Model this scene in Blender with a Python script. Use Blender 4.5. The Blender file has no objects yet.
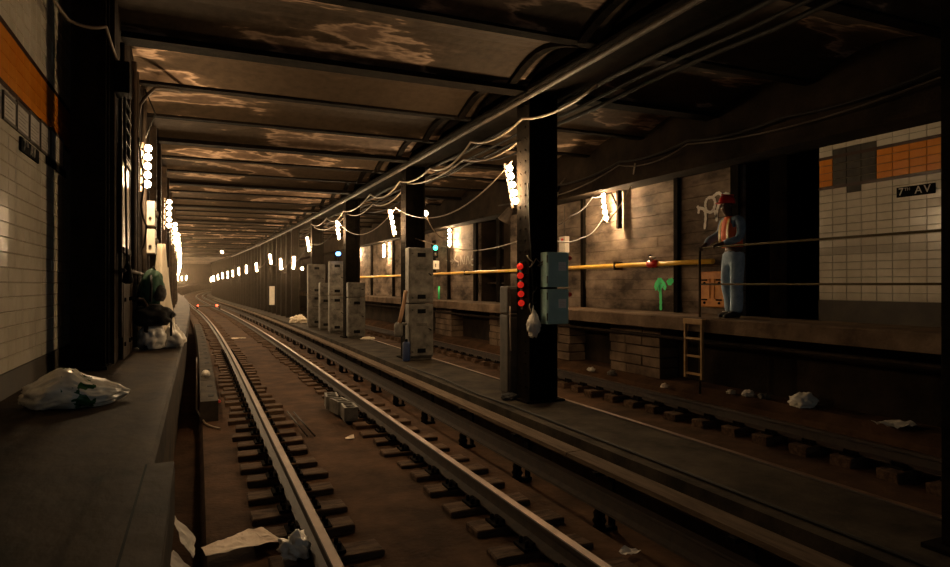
import bpy, bmesh, math, random
from mathutils import Vector, Matrix
random.seed(7)
PI = math.pi
sc = bpy.context.scene
C = sc.collection

# ---------------------------------------------------------------- camera, world, exposure
YAW = math.atan(277 / 640)
cam_d = bpy.data.cameras.new('camera')
cam_d.sensor_width = 36.0
cam_d.lens = 36.0 * 640 / 950
cam_d.clip_start = 0.05
cam_d.clip_end = 400
cam = bpy.data.objects.new('camera', cam_d)
C.objects.link(cam)
cam.location = (0, 0, 1.72)
cam.rotation_euler = (math.radians(90.13), 0, -YAW)
sc.camera = cam
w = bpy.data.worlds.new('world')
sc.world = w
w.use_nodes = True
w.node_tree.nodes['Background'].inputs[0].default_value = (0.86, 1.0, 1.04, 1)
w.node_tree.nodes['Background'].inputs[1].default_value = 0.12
sc.view_settings.view_transform = 'Standard'
sc.view_settings.look = 'None'
sc.view_settings.gamma = 1
sc.view_settings.exposure = 0.0
sc.view_settings.use_curve_mapping = False
sc.cycles.max_bounces = 6
sc.cycles.diffuse_bounces = 3
sc.cycles.glossy_bounces = 3
sc.cycles.volume_bounces = 0
sc.cycles.sample_clamp_indirect = 3.0
sc.cycles.sample_clamp_direct = 0.0
sc.cycles.use_light_tree = True
sc.cycles.caustics_reflective = False
sc.cycles.caustics_refractive = False
HAZE = 0.0009
BULB = 520.0          # radiance of the white hot work-light bulbs


# ---------------------------------------------------------------- the line the tunnel follows
def sh(y):
    if y < 12: return 0.0
    if y < 50: return -((y - 12) ** 2) / 1700.0
    a = -(38 ** 2) / 1700.0
    t = y - 50
    return a - 2 * 38 / 1700.0 * t + (max(0.0, y - 85) ** 2) / 260.0


def gr(y):
    return 0.0 if y < 55 else (y - 55) ** 2 * 0.00022


def W(x, y, z):
    return (x + sh(y), y, z + gr(y))


# ---------------------------------------------------------------- materials
def mat(name, col, rough=0.8, metal=0.0, col2=None, scale=4.0, bump=0.0, bscale=None, contrast=(0.35, 0.65),
        emit=None, estr=0.0, alpha_tr=None, stretch=None, spec=0.5, detail=6):
    m = bpy.data.materials.new(name)
    m.use_nodes = True
    nt = m.node_tree
    b = nt.nodes['Principled BSDF']
    b.inputs['Base Color'].default_value = (*col, 1)
    b.inputs['Roughness'].default_value = rough
    b.inputs['Metallic'].default_value = metal
    b.inputs['Specular IOR Level'].default_value = spec
    tc = nt.nodes.new('ShaderNodeNewGeometry')
    src = tc.outputs['Position']
    if stretch:
        mp = nt.nodes.new('ShaderNodeMapping')
        mp.inputs['Scale'].default_value = stretch
        nt.links.new(src, mp.inputs['Vector'])
        src = mp.outputs['Vector']
    if col2 is not None:
        n = nt.nodes.new('ShaderNodeTexNoise')
        n.inputs['Scale'].default_value = scale
        n.inputs['Detail'].default_value = detail
        n.inputs['Roughness'].default_value = 0.62
        nt.links.new(src, n.inputs['Vector'])
        r = nt.nodes.new('ShaderNodeValToRGB')
        r.color_ramp.elements[0].position = contrast[0]
        r.color_ramp.elements[0].color = (*col, 1)
        r.color_ramp.elements[1].position = contrast[1]
        r.color_ramp.elements[1].color = (*col2, 1)
        nt.links.new(n.outputs['Fac'], r.inputs['Fac'])
        nt.links.new(r.outputs['Color'], b.inputs['Base Color'])
    if bump:
        n2 = nt.nodes.new('ShaderNodeTexNoise')
        n2.inputs['Scale'].default_value = bscale or scale * 4
        n2.inputs['Detail'].default_value = 5
        nt.links.new(src, n2.inputs['Vector'])
        bp = nt.nodes.new('ShaderNodeBump')
        bp.inputs['Strength'].default_value = bump
        bp.inputs['Distance'].default_value = 0.02
        nt.links.new(n2.outputs['Fac'], bp.inputs['Height'])
        nt.links.new(bp.outputs['Normal'], b.inputs['Normal'])
    if emit:
        b.inputs['Emission Color'].default_value = (*emit, 1)
        b.inputs['Emission Strength'].default_value = estr
    if alpha_tr:
        b.inputs['Transmission Weight'].default_value = alpha_tr
    return m


M = {}
M['steel'] = mat('dark_steel', (0.004, 0.0032, 0.0025), 0.9, 0.0, (0.012, 0.009, 0.0065), 6, 0.3, 30, spec=0.02)
M['rust'] = mat('rusty_steel', (0.014, 0.009, 0.006), 0.75, 0.0, (0.04, 0.025, 0.014), 9, 0.4, 40, spec=0.15)
M['railhead'] = mat('worn_rail_head', (0.11, 0.062, 0.038), 0.5, 0.6, (0.19, 0.115, 0.07), 3)
M['railside'] = mat('rail_side', (0.018, 0.010, 0.006), 0.7, 0.1, (0.04, 0.022, 0.012), 10)
M['bed'] = mat('dirty_trackbed', (0.035, 0.018, 0.009), 0.95, 0, (0.085, 0.044, 0.022), 2.2, 0.5, 25, spec=0.08)
M['concrete'] = mat('dirty_concrete', (0.07, 0.046, 0.03), 0.9, 0, (0.19, 0.13, 0.085), 1.7, 0.5, 22, spec=0.1)
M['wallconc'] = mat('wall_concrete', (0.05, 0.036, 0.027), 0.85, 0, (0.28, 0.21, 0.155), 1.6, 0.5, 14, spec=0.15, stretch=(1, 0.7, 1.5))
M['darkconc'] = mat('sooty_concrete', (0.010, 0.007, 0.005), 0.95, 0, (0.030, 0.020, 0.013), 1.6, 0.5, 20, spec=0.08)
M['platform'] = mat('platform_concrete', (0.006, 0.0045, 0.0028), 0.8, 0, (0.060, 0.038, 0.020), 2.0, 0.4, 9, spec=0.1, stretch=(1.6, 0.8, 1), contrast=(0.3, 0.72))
M['bench'] = mat('bench_concrete', (0.018, 0.014, 0.010), 0.9, 0, (0.055, 0.042, 0.028), 2.5, 0.35, 25, spec=0.08)
M['wood'] = mat('old_tie_wood', (0.04, 0.022, 0.012), 0.9, 0, (0.12, 0.072, 0.042), 5, 0.5, 30, stretch=(1, 4, 4), spec=0.1)
M['board'] = mat('cover_board_wood', (0.07, 0.046, 0.028), 0.9, 0, (0.13, 0.088, 0.055), 4, 0.3, 30, stretch=(6, 0.6, 6), spec=0.1)
M['tile'] = mat('glazed_cream_tile', (0.62, 0.55, 0.42), 0.14, 0, (0.76, 0.69, 0.56), 3.0)
M['tile_soot'] = mat('sooty_tile', (0.018, 0.014, 0.009), 0.5, 0, (0.06, 0.048, 0.03), 6, spec=0.2)
M['orange'] = mat('glazed_orange_tile', (0.72, 0.22, 0.012), 0.2, 0, (0.82, 0.30, 0.03), 3)
M['trimtile'] = mat('glazed_dark_tile', (0.05, 0.02, 0.01), 0.25)
M['grout'] = mat('dirty_grout', (0.26, 0.22, 0.155), 0.9)
M['base'] = mat('dark_wall_base', (0.03, 0.022, 0.014), 0.7, 0, (0.06, 0.045, 0.028), 3)
M['graybox'] = mat('weathered_gray_paint', (0.055, 0.049, 0.041), 0.6, 0, (0.18, 0.16, 0.13), 4, 0.15, 20, spec=0.3)
M['darkbox'] = mat('dark_gray_paint', (0.04, 0.034, 0.027), 0.6, 0, (0.08, 0.068, 0.052), 5, spec=0.2)
M['teal'] = mat('blue_green_enamel', (0.38, 0.60, 0.57), 0.5, 0, (0.46, 0.70, 0.66), 4)
M['white'] = mat('dull_white_paint', (0.55, 0.48, 0.40), 0.6, 0, (0.66, 0.60, 0.50), 6)
M['paper'] = mat('litter_paper', (0.72, 0.56, 0.42), 0.8, 0, (0.85, 0.70, 0.55), 9)
M['plasticbag'] = mat('white_plastic', (0.72, 0.66, 0.56), 0.32, 0, (0.88, 0.82, 0.72), 5)
M['tarp'] = mat('pale_tarp', (0.60, 0.50, 0.36), 0.6, 0, (0.72, 0.62, 0.47), 4)
M['blackfab'] = mat('black_fabric', (0.012, 0.011, 0.010), 0.8)
M['labelwhite'] = mat('white_label_paper', (0.95, 0.94, 0.92), 0.6)
M['greenfab'] = mat('green_fabric', (0.03, 0.10, 0.05), 0.7, 0, (0.07, 0.17, 0.10), 12)
M['cable'] = mat('dark_cable', (0.010, 0.008, 0.006), 0.7, spec=0.2)
M['palecable'] = mat('pale_cable', (0.24, 0.18, 0.12), 0.5)
M['conduit'] = mat('gray_conduit', (0.035, 0.026, 0.019), 0.6, 0.0, (0.09, 0.065, 0.046), 5, spec=0.3)
M['yellow'] = mat('yellow_pipe_paint', (0.92, 0.52, 0.05), 0.4, 0, (0.98, 0.62, 0.10), 8)
M['rail_yellow'] = mat('dull_yellow_paint', (0.05, 0.033, 0.01), 0.8, spec=0.1)
M['ladder'] = mat('orange_brown_paint', (0.30, 0.15, 0.03), 0.6, 0, (0.40, 0.22, 0.05), 10)
M['panel_orange'] = mat('rusty_orange_paint', (0.42, 0.14, 0.015), 0.6, 0, (0.62, 0.25, 0.03), 7)
M['graf_white'] = mat('white_spray_paint', (0.85, 0.80, 0.72), 0.7)
M['graf_green'] = mat('green_spray_paint', (0.08, 0.85, 0.28), 0.7)
M['graf_gray'] = mat('faded_spray_paint', (0.42, 0.37, 0.30), 0.8)
M['skin'] = mat('skin', (0.07, 0.032, 0.02), 0.55)
M['palm'] = mat('paler_skin', (0.30, 0.16, 0.10), 0.6)  # paler skin tone, used for the mouth
M['jean'] = mat('pale_denim', (0.26, 0.38, 0.52), 0.85, 0, (0.38, 0.52, 0.66), 14)
M['jacket'] = mat('blue_work_shirt', (0.14, 0.22, 0.31), 0.85, 0, (0.22, 0.31, 0.42), 14)
M['vest'] = mat('orange_safety_vest', (1.0, 0.18, 0.05), 0.7)
M['vestband'] = mat('reflective_yellow_band', (0.75, 0.55, 0.12), 0.4)
M['redplastic'] = mat('red_hard_hat_plastic', (0.60, 0.02, 0.015), 0.3)
M['boot'] = mat('black_boot_leather', (0.015, 0.012, 0.01), 0.5)
M['redlamp'] = mat('red_lamp_glass', (0.8, 0.02, 0.01), 0.15, emit=(1, 0.03, 0.015), estr=0.35)
M['tail'] = mat('red_tail_lamp', (0.8, 0.02, 0.01), 0.3, emit=(1, 0.08, 0.03), estr=9.0)
M['greenlamp'] = mat('green_signal_lens', (0.05, 0.6, 0.4), 0.3, emit=(0.08, 1.0, 0.60), estr=3.0)
M['bluelamp'] = mat('blue_lamp_lens', (0.1, 0.3, 0.9), 0.3, emit=(0.12, 0.35, 1.0), estr=6.0)
M['bulb'] = mat('glowing_bulb', (1, 0.8, 0.5), 0.4, emit=(1.0, 0.68, 0.37), estr=BULB)
M['blue'] = mat('blue_plastic_can', (0.015, 0.03, 0.09), 0.5)
M['tan'] = mat('tan_hose', (0.35, 0.20, 0.11), 0.7)
M['enamel'] = mat('pale_enamel_panel', (0.60, 0.50, 0.36), 0.25, 0, (0.70, 0.60, 0.45), 2)
M['black'] = mat('black_sign_enamel', (0.005, 0.005, 0.005), 0.8, spec=0.05)
M['poster'] = mat('faded_poster', (0.50, 0.46, 0.40), 0.3, 0, (0.62, 0.57, 0.50), 9)
M['frame'] = mat('dark_metal_frame', (0.06, 0.045, 0.03), 0.35, 0.5)


def ceiling_mat():
    m = bpy.data.materials.new('stained_plaster')
    m.use_nodes = True
    nt = m.node_tree
    b = nt.nodes['Principled BSDF']
    b.inputs['Roughness'].default_value = 0.85; b.inputs['Specular IOR Level'].default_value = 0.15
    g = nt.nodes.new('ShaderNodeNewGeometry')
    mp = nt.nodes.new('ShaderNodeMapping')
    mp.inputs['Scale'].default_value = (0.38, 1.1, 1.0)
    nt.links.new(g.outputs['Position'], mp.inputs['Vector'])
    n = nt.nodes.new('ShaderNodeTexNoise')
    n.inputs['Scale'].default_value = 1.25
    n.inputs['Detail'].default_value = 5
    n.inputs['Roughness'].default_value = 0.55
    n.inputs['Distortion'].default_value = 0.15
    nt.links.new(mp.outputs['Vector'], n.inputs['Vector'])
    r = nt.nodes.new('ShaderNodeValToRGB')
    e = r.color_ramp.elements
    e[0].position = 0.50; e[0].color = (0.048, 0.032, 0.019, 1)
    e[1].position = 0.66; e[1].color = (0.10, 0.064, 0.04, 1)
    x = e.new(0.545); x.color = (0.085, 0.056, 0.034, 1)
    x = e.new(0.60); x.color = (0.13, 0.086, 0.057, 1)
    x = e.new(0.565); x.color = (0.42, 0.29, 0.20, 1)
    nt.links.new(n.outputs['Fac'], r.inputs['Fac'])
    n3 = nt.nodes.new('ShaderNodeTexNoise')
    n3.inputs['Scale'].default_value = 9
    n3.inputs['Detail'].default_value = 6
    nt.links.new(g.outputs['Position'], n3.inputs['Vector'])
    mx = nt.nodes.new('ShaderNodeMix'); mx.data_type = 'RGBA'; mx.blend_type = 'MULTIPLY'
    mx.inputs[0].default_value = 0.6
    nt.links.new(r.outputs['Color'], mx.inputs[6])
    nt.links.new(n3.outputs['Color'], mx.inputs[7])
    r3 = nt.nodes.new('ShaderNodeValToRGB')
    r3.color_ramp.elements[0].position = 0.3; r3.color_ramp.elements[0].color = (0.5, 0.5, 0.5, 1)
    r3.color_ramp.elements[1].position = 0.6; r3.color_ramp.elements[1].color = (1, 1, 1, 1)
    nt.links.new(n3.outputs['Fac'], r3.inputs['Fac'])
    nt.links.new(r3.outputs['Color'], mx.inputs[7])
    nt.links.new(mx.outputs[2], b.inputs['Base Color'])
    bp = nt.nodes.new('ShaderNodeBump')
    bp.inputs['Strength'].default_value = 0.5
    bp.inputs['Distance'].default_value = 0.02
    nt.links.new(n3.outputs['Fac'], bp.inputs['Height'])
    nt.links.new(bp.outputs['Normal'], b.inputs['Normal'])
    return m


M['plaster'] = ceiling_mat()


# ---------------------------------------------------------------- mesh helpers
class MB:
    def __init__(self):
        self.v = []; self.f = []; self.mi = []; self.cur = 0; self.sm = []; self.smooth = False

    def quad(self, *p):
        n = len(self.v); self.v += [tuple(q) for q in p]
        self.f.append(tuple(range(n, n + len(p)))); self.mi.append(self.cur); self.sm.append(self.smooth)

    def face(self, idx):
        self.f.append(tuple(idx)); self.mi.append(self.cur); self.sm.append(self.smooth)

    def box(self, x0, x1, y0, y1, z0, z1, warp=False):
        n = len(self.v)
        P = [(x0, y0, z0), (x1, y0, z0), (x1, y1, z0), (x0, y1, z0), (x0, y0, z1), (x1, y0, z1), (x1, y1, z1), (x0, y1, z1)]
        if warp: P = [W(*p) for p in P]
        self.v += P
        for q in ((0, 3, 2, 1), (4, 5, 6, 7), (0, 1, 5, 4), (1, 2, 6, 5), (2, 3, 7, 6), (3, 0, 4, 7)):
            self.face([n + i for i in q])
        return self

    def bbox(self, x0, x1, y0, y1, z0, z1, b=0.01):
        """box with bevelled vertical and horizontal edges"""
        bm = bmesh.new()
        bmesh.ops.create_cube(bm, size=1)
        for v in bm.verts:
            v.co = Vector(((x0 + x1) / 2 + v.co.x * (x1 - x0), (y0 + y1) / 2 + v.co.y * (y1 - y0), (z0 + z1) / 2 + v.co.z * (z1 - z0)))
        bmesh.ops.bevel(bm, geom=bm.edges[:], offset=b, segments=2, affect='EDGES', profile=0.6)
        n = len(self.v)
        bm.verts.index_update()
        self.v += [tuple(v.co) for v in bm.verts]
        for f in bm.faces: self.face([n + v.index for v in f.verts])
        bm.free()
        return self

    def tube(self, pts, r, seg=8, cap=True):
        pts = [Vector(p) for p in pts]
        rr = r if isinstance(r, (list, tuple)) else [r] * len(pts)
        n0 = len(self.v); s0 = self.smooth; self.smooth = True
        ref = None
        for i, p in enumerate(pts):
            a = pts[max(0, i - 1)]; b = pts[min(len(pts) - 1, i + 1)]
            t = (b - a).normalized()
            if ref is None:
                ref = Vector((0, 0, 1)) if abs(t.z) < 0.9 else Vector((1, 0, 0))
            u = t.cross(ref).normalized(); ref = u.cross(t).normalized()
            for k in range(seg):
                q = p + (u * math.cos(2 * PI * k / seg) + ref * math.sin(2 * PI * k / seg)) * rr[i]
                self.v.append(tuple(q))
        for i in range(len(pts) - 1):
            for k in range(seg):
                a = n0 + i * seg + k; b = n0 + i * seg + (k + 1) % seg
                self.face((a, b, b + seg, a + seg))
        self.smooth = s0
        if cap:
            self.face([n0 + k for k in range(seg)][::-1])
            self.face([n0 + (len(pts) - 1) * seg + k for k in range(seg)])
        return self

    def lathe(self, prof, cx=0, cy=0, seg=14, M4=None):
        n0 = len(self.v); s0 = self.smooth; self.smooth = True
        for (r, z) in prof:
            for k in range(seg):
                p = Vector((cx + r * math.cos(2 * PI * k / seg), cy + r * math.sin(2 * PI * k / seg), z))
                if M4: p = M4 @ p
                self.v.append(tuple(p))
        for i in range(len(prof) - 1):
            for k in range(seg):
                a = n0 + i * seg + k; b = n0 + i * seg + (k + 1) % seg
                self.face((a, b, b + seg, a + seg))
        self.face([n0 + k for k in range(seg)][::-1])
        self.face([n0 + (len(prof) - 1) * seg + k for k in range(seg)])
        self.smooth = s0
        return self

    def sweep(self, prof, ys, closed=False, caps=True):
        """prof (x,z) outline carried along the tunnel line through the stations ys"""
        n0 = len(self.v); m = len(prof)
        for y in ys:
            for (x, z) in prof: self.v.append(W(x, y, z))
        for i in range(len(ys) - 1):
            for k in range(m if closed else m - 1):
                a = n0 + i * m + k; b = n0 + i * m + (k + 1) % m
                self.face((a, b, b + m, a + m))
        if closed and caps:
            self.face([n0 + k for k in range(m)][::-1])
            self.face([n0 + (len(ys) - 1) * m + k for k in range(m)])
        return self

    def loft(self, rings, seg=12, cap=True):
        """rings: (centre, rx, ry, u, v) ellipses"""
        n0 = len(self.v); s0 = self.smooth; self.smooth = True
        for (c, rx, ry, u, v) in rings:
            for k in range(seg):
                a = 2 * PI * k / seg
                self.v.append(tuple(Vector(c) + Vector(u) * rx * math.cos(a) + Vector(v) * ry * math.sin(a)))
        for i in range(len(rings) - 1):
            for k in range(seg):
                a = n0 + i * seg + k; b = n0 + i * seg + (k + 1) % seg
                self.face((a, b, b + seg, a + seg))
        if cap:
            self.face([n0 + k for k in range(seg)][::-1])
            self.face([n0 + (len(rings) - 1) * seg + k for k in range(seg)])
        self.smooth = s0
        return self

    def mesh(self, name, mats):
        me = bpy.data.meshes.new(name)
        me.from_pydata(self.v, [], self.f)
        for m in (mats if isinstance(mats, (list, tuple)) else [mats]):
            me.materials.append(M[m] if isinstance(m, str) else m)
        me.polygons.foreach_set('material_index', self.mi)
        me.polygons.foreach_set('use_smooth', self.sm)
        bm = bmesh.new(); bm.from_mesh(me)
        bmesh.ops.recalc_face_normals(bm, faces=bm.faces)
        bm.to_mesh(me); bm.free()
        me.update()
        return me

    def build(self, name, mats, parent=None, loc=None, rot=None):
        o = bpy.data.objects.new(name, self.mesh(name, mats))
        C.objects.link(o)
        if parent is not None: o.parent = parent
        if loc is not None: o.location = loc
        if rot is not None: o.rotation_euler = rot
        return o


def tag(o, label=None, cat=None, group=None, kind=None):
    if label: o['label'] = label
    if cat: o['category'] = cat
    if group: o['group'] = group
    if kind: o['kind'] = kind
    return o


def empty(name, loc=(0, 0, 0), rot=(0, 0, 0)):
    o = bpy.data.objects.new(name, None)
    o.empty_display_size = 0.1
    C.objects.link(o); o.location = loc; o.rotation_euler = rot
    return o


def link(name, me, parent, loc=(0, 0, 0), rot=(0, 0, 0), scale=None):
    o = bpy.data.objects.new(name, me)
    C.objects.link(o); o.parent = parent; o.location = loc; o.rotation_euler = rot
    if scale: o.scale = scale
    return o


def copy_tree(o, parent=None):
    c = o.copy(); C.objects.link(c); c.parent = parent
    for ch in list(o.children): copy_tree(ch, c)
    return c


def rng(a, b, st):
    out = []; x = a
    while x < b - 1e-6:
        out.append(x); x += st
    out.append(b)
    return out


YS = rng(-1.5, 12, 1.5) + rng(14, 150, 2)

# ---------------------------------------------------------------- setting
# floor of the trackway
f = MB()
f.sweep([(-1.3, -0.32), (0.02, -0.32), (0.06, -0.235), (1.0, -0.225), (1.3, -0.22), (1.54, -0.215), (1.8, -0.22), (2.9, -0.215), (2.98, -0.34), (3.7, -0.34)], YS)
f.sweep([(4.6, -0.34), (4.92, -0.34), (5.0, -0.24), (5.7, -0.235), (6.95, -0.2), (7.05, 0.02), (7.25, 0.12), (7.9, 0.14)], YS)
flo = tag(f.build('floor', 'bed'), 'brown dirt-covered trackbed between the platform walls', kind='structure')

# centre bench carrying the columns
b = MB()
b.sweep([(3.64, -0.34), (3.64, 0.12), (4.62, 0.12), (4.62, -0.34)], YS)
tag(b.build('trim_1', 'bench'), 'low concrete bench between the two tracks', kind='structure')

# left platform
b = MB()
b.sweep([(-1.3, 0.97), (-0.1, 0.97), (-0.088, 0.955), (-0.088, 0.74), (-0.16, 0.70), (-0.16, -0.34)], [-1.5, 0, 1.5, 2.95])
b.quad((-0.088, 2.95, 0.955), (-0.088, 2.95, 0.74), (-0.3, 2.95, 0.74), (-0.3, 2.95, 0.955))
b.sweep([(-1.3, 0.968), (-0.19, 0.968), (-0.172, 0.95), (-0.172, 0.78), (-0.26, 0.72), (-0.26, -0.34)], [2.95, 4, 6, 8, 10, 12] + rng(14, 150, 2))
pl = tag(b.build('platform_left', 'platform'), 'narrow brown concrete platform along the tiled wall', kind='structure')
b = MB()
b.box(-0.33, -0.09, -1.0, 2.945, 0.971, 0.985)
b.build('edge_board', 'platform', pl)
b = MB(); b.box(-0.197, -0.189, -1.0, 2.94, 0.975, 0.9865); b.build('joint_line', 'black', pl)

# left walls
WALLTOP = 4.75


def tile_wall(parent, X, side, y0, y1, zb, zt, rows_spec, th, tw, patch=None, limit=300):
    """individual tiles on a grout backing; side +1: faces +X, -1: faces -X"""
    me = {}
    for mn in ('tile', 'orange', 'trimtile', 'tile_soot'):
        t = MB()
        g = 0.003
        xa, xb = (0.0, 0.008)
        a = [(xa, g / 2, g / 2), (xa, tw - g / 2, g / 2), (xa, tw - g / 2, th - g / 2), (xa, g / 2, th - g / 2)]
        bq = [(xb, g / 2 + .004, g / 2 + .004), (xb, tw - g / 2 - .004, g / 2 + .004), (xb, tw - g / 2 - .004, th - g / 2 - .004), (xb, g / 2 + .004, th - g / 2 - .004)]
        t.v = [(p[0] * side, p[1], p[2]) for p in a + bq]
        for k in range(4): t.face((k, (k + 1) % 4, 4 + (k + 1) % 4, 4 + k))
        t.face((4, 5, 6, 7))
        me[mn] = t.mesh('tile', mn)
    cells = []
    ny = int((y1 - y0) / tw); nz = int((zt - zb) / th)
    for j in range(nz):
        z = zb + j * th
        mn = rows_spec(z + th / 2)
        for i in range(ny):
            y = y0 + i * tw
            m2 = mn
            if patch and patch(y + tw / 2, z + th / 2): m2 = 'tile_soot'
            cells.append((y, z, m2))
    return me, cells


# left tile wall
b = MB()
b.sweep([(-1.3, 0.9), (-1.18, 0.9), (-1.18, WALLTOP), (-1.3, WALLTOP)], [-1.5, 7.72], closed=True)
wl = tag(b.build('wall_left', 'grout'), 'cream tiled platform wall with an orange band', kind='structure')
b = MB(); b.box(-1.18, -1.165, -1.5, 7.7, 0.97, 1.135)
b.build('baseboard_left', 'base', wl)


def left_rows(z):
    if 3.03 < z < 3.44: return 'orange'
    return 'tile'


me, cells = tile_wall(wl, -1.18, 1, 3.6, 7.62, 1.137, 4.7, left_rows, 0.1, 0.2)
vis = [c for c in cells if c[0] > 4.75 and c[1] < 3.9]
vis.sort(key=lambda c: c[0] - 0.3 * abs(c[1] - 2.4))
parts = set(vis[:298])
rest = MB()
mats = ['tile', 'orange', 'trimtile', 'tile_soot']
for c in cells:
    y, z, mn = c
    if c in parts:
        o = link('tile', me[mn], wl, (-1.18, y, z), (random.uniform(-.002, .002), random.uniform(-.012, .012), random.uniform(-.012, .012)))
    else:
        n = len(rest.v)
        rest.v += [(-1.18 + v.co.x, y + v.co.y, z + v.co.z) for v in me[mn].vertices]
        rest.cur = mats.index(mn)
        for p in me[mn].polygons: rest.face([n + i for i in p.vertices])
tag(rest.build('tile_field', mats, wl), kind='stuff')

# left wall beyond the column: steps out towards the track
b = MB()
b.sweep([(-0.73, 0.9), (-0.73, WALLTOP)], [6.95] + rng(8, 12, 2) + rng(14, 150, 2))
b.quad((-.80, 6.95, 0.9), (-0.73, 6.95, 0.9), (-0.73, 6.95, WALLTOP), (-.80, 6.95, WALLTOP))
b.quad((-.80, 6.95, 0.9), (-0.80, 7.7, 0.9), (-0.80, 7.7, WALLTOP), (-.80, 6.95, WALLTOP))
b.quad((-.80, 7.7, 0.9), (-1.3, 7.7, 0.9), (-1.3, 7.7, WALLTOP), (-.80, 7.7, WALLTOP))
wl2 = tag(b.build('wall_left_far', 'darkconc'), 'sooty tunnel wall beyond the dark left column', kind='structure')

# right walls
b = MB()
b.sweep([(7.75, 1.2), (7.9, 1.2), (7.9, WALLTOP), (7.75, WALLTOP)], [-1.5, 6.12], closed=True)
wr = tag(b.build('wall_right', 'grout'), 'cream tiled wall with an orange band across the tracks', kind='structure')
b = MB(); b.box(7.73, 7.75, -1.5, 6.12, 1.24, 1.515)
b.build('baseboard_right', 'base', wr)


def right_rows(z):
    if 3.01 < z < 3.42: return 'orange'
    return 'tile'


def soot_patch(y, z):
    if z < 2.9 or z > 3.56: return False
    h = 0.28 if z > 3.1 else 0.28 * (z - 2.82) / 0.28
    return abs(y - 5.62) < h


me, cells = tile_wall(wr, 7.75, -1, 2.52, 6.12, 1.518, 3.62, right_rows, 0.1, 0.2, soot_patch)
cells.sort(key=lambda c: -c[0])
rest = MB()
cnt = 0
for c in cells:
    y, z, mn = c
    if cnt < 298 and y > 3.6:
        cnt += 1
        link('tile', me[mn], wr, (7.75, y, z), (random.uniform(-.002, .002), random.uniform(-.01, .01), random.uniform(-.01, .01)))
    else:
        n = len(rest.v)
        rest.v += [(7.75 + v.co.x, y + v.co.y, z + v.co.z) for v in me[mn].vertices]
        rest.cur = mats.index(mn)
        for p in me[mn].polygons: rest.face([n + i for i in p.vertices])
tag(rest.build('tile_field', mats, wr), kind='stuff')

for (p_, xx0, xx1, ya_, yb_, zz0, zz1) in ((wl, -1.18, -1.168, 3.6, 7.62, 3.037, 3.437), (wr, 7.738, 7.75, 2.52, 6.12, 3.018, 3.418)):
    for z_ in (zz0, zz1):
        m = MB(); m.box(xx0, xx1, ya_, yb_, z_ - .02, z_ + .02); m.build('border_strip', 'trimtile', p_)
# concrete wall beyond, with two dark openings
b = MB()
b.sweep([(7.78, 1.0), (7.78, WALLTOP)], [7.40, 9, 11, 12, 14, 15.95])
b.sweep([(7.78, 1.0), (7.78, WALLTOP)], [17.4] + rng(18, 150, 2))
for (ya, yb) in ((6.12, 7.40), (15.95, 17.4)):
    b.quad(W(9.2, ya, 1.0), W(9.2, yb, 1.0), W(9.2, yb, WALLTOP), W(9.2, ya, WALLTOP))
    for yy in (ya, yb): b.quad(W(7.78, yy, 1.0), W(9.2, yy, 1.0), W(9.2, yy, WALLTOP), W(7.78, yy, WALLTOP))
    b.quad(W(7.78, ya, 1.235), W(9.2, ya, 1.235), W(9.2, yb, 1.235), W(7.78, yb, 1.235))
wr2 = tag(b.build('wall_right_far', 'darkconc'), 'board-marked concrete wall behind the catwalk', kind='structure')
z0 = 1.24
pan = MB(); pan.bbox(-0.03, 0.03, 0.0, 2.0, 0.003, 0.193, 0.005)
pan_me = pan.mesh('panel', 'wallconc')
for j in range(12):
    for yy in [7.42 + 2.0 * i for i in range(4)] + [17.45 + 2.0 * i for i in range(9)]:
        h = 2.0 if yy < 13.3 or yy > 17 else 2.0
        p0 = Vector(W(7.75, yy, z0 + 0.196 * j)); p1 = Vector(W(7.75, min(yy + 2, 15.9) if yy < 16 else yy + 2, 0))
        rz = -math.atan2(p1.x - p0.x, p1.y - p0.y)
        link('panel', pan_me, wr2, p0 + Vector((random.uniform(-.004, .004), 0, 0)), (0, 0, rz))
b = MB()
b.box(9.1, 9.15, 16.0, 17.35, 1.24, 3.6)
b.build('back_panel', 'darkconc', wr2)
for zz in (1.75, 2.2, 2.75):
    b = MB(); b.box(7.95, 8.05, 15.97, 17.38, zz, zz + 0.05, warp=True)
    b.build('cross_bar', 'rust', wr2)
# steel posts against the right wall
for i, (yy, wd) in enumerate(((7.42, 0.16), (8.78, 0.10), (11.75, 0.09), (15.9, 0.2), (17.5, 0.2), (19.75, .1), (22.6, 0.16), (26.0, 0.16), (29.4, 0.16), (33, .2), (37, .2), (41, .2))):
    b = MB(); b.box(7.62, 7.66, yy, yy + wd, 1.24, 3.6, warp=True); b.box(7.66, 7.73, yy + wd * .4, yy + wd * .6, 1.24, 3.6, warp=True)
    b.build('wall_post', 'steel', wr2)
for yy, wd in ((6.62, 0.30),):
    b = MB(); b.box(7.72, 7.76, yy, yy + wd, 1.24, 4.3); b.box(7.98, 8.02, yy, yy + wd, 1.24, 4.3); b.box(7.76, 7.98, yy + wd * .45, yy + wd * .55, 1.24, 4.3)
    b.build('wall_post', 'steel', wr2)

# longitudinal soffit girder on the right
b = MB()
b.sweep([(7.78, 3.58), (7.22, 3.58), (7.22, 3.64), (7.30, 3.66), (7.30, 4.85), (7.78, 4.85)], YS, closed=True)
tag(b.build('trim_2', 'darkconc'), 'concrete-cased girder running above the right wall', kind='structure')

# catwalk
b = MB()
b.sweep([(6.76, 1.22), (6.78, 1.24), (7.8, 1.24), (7.8, 1.10), (6.95, 1.10), (6.92, 1.03), (6.76, 1.03)], YS, closed=True)
cw = tag(b.build('catwalk', 'concrete'), 'raised concrete catwalk along the right wall', kind='structure')
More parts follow.
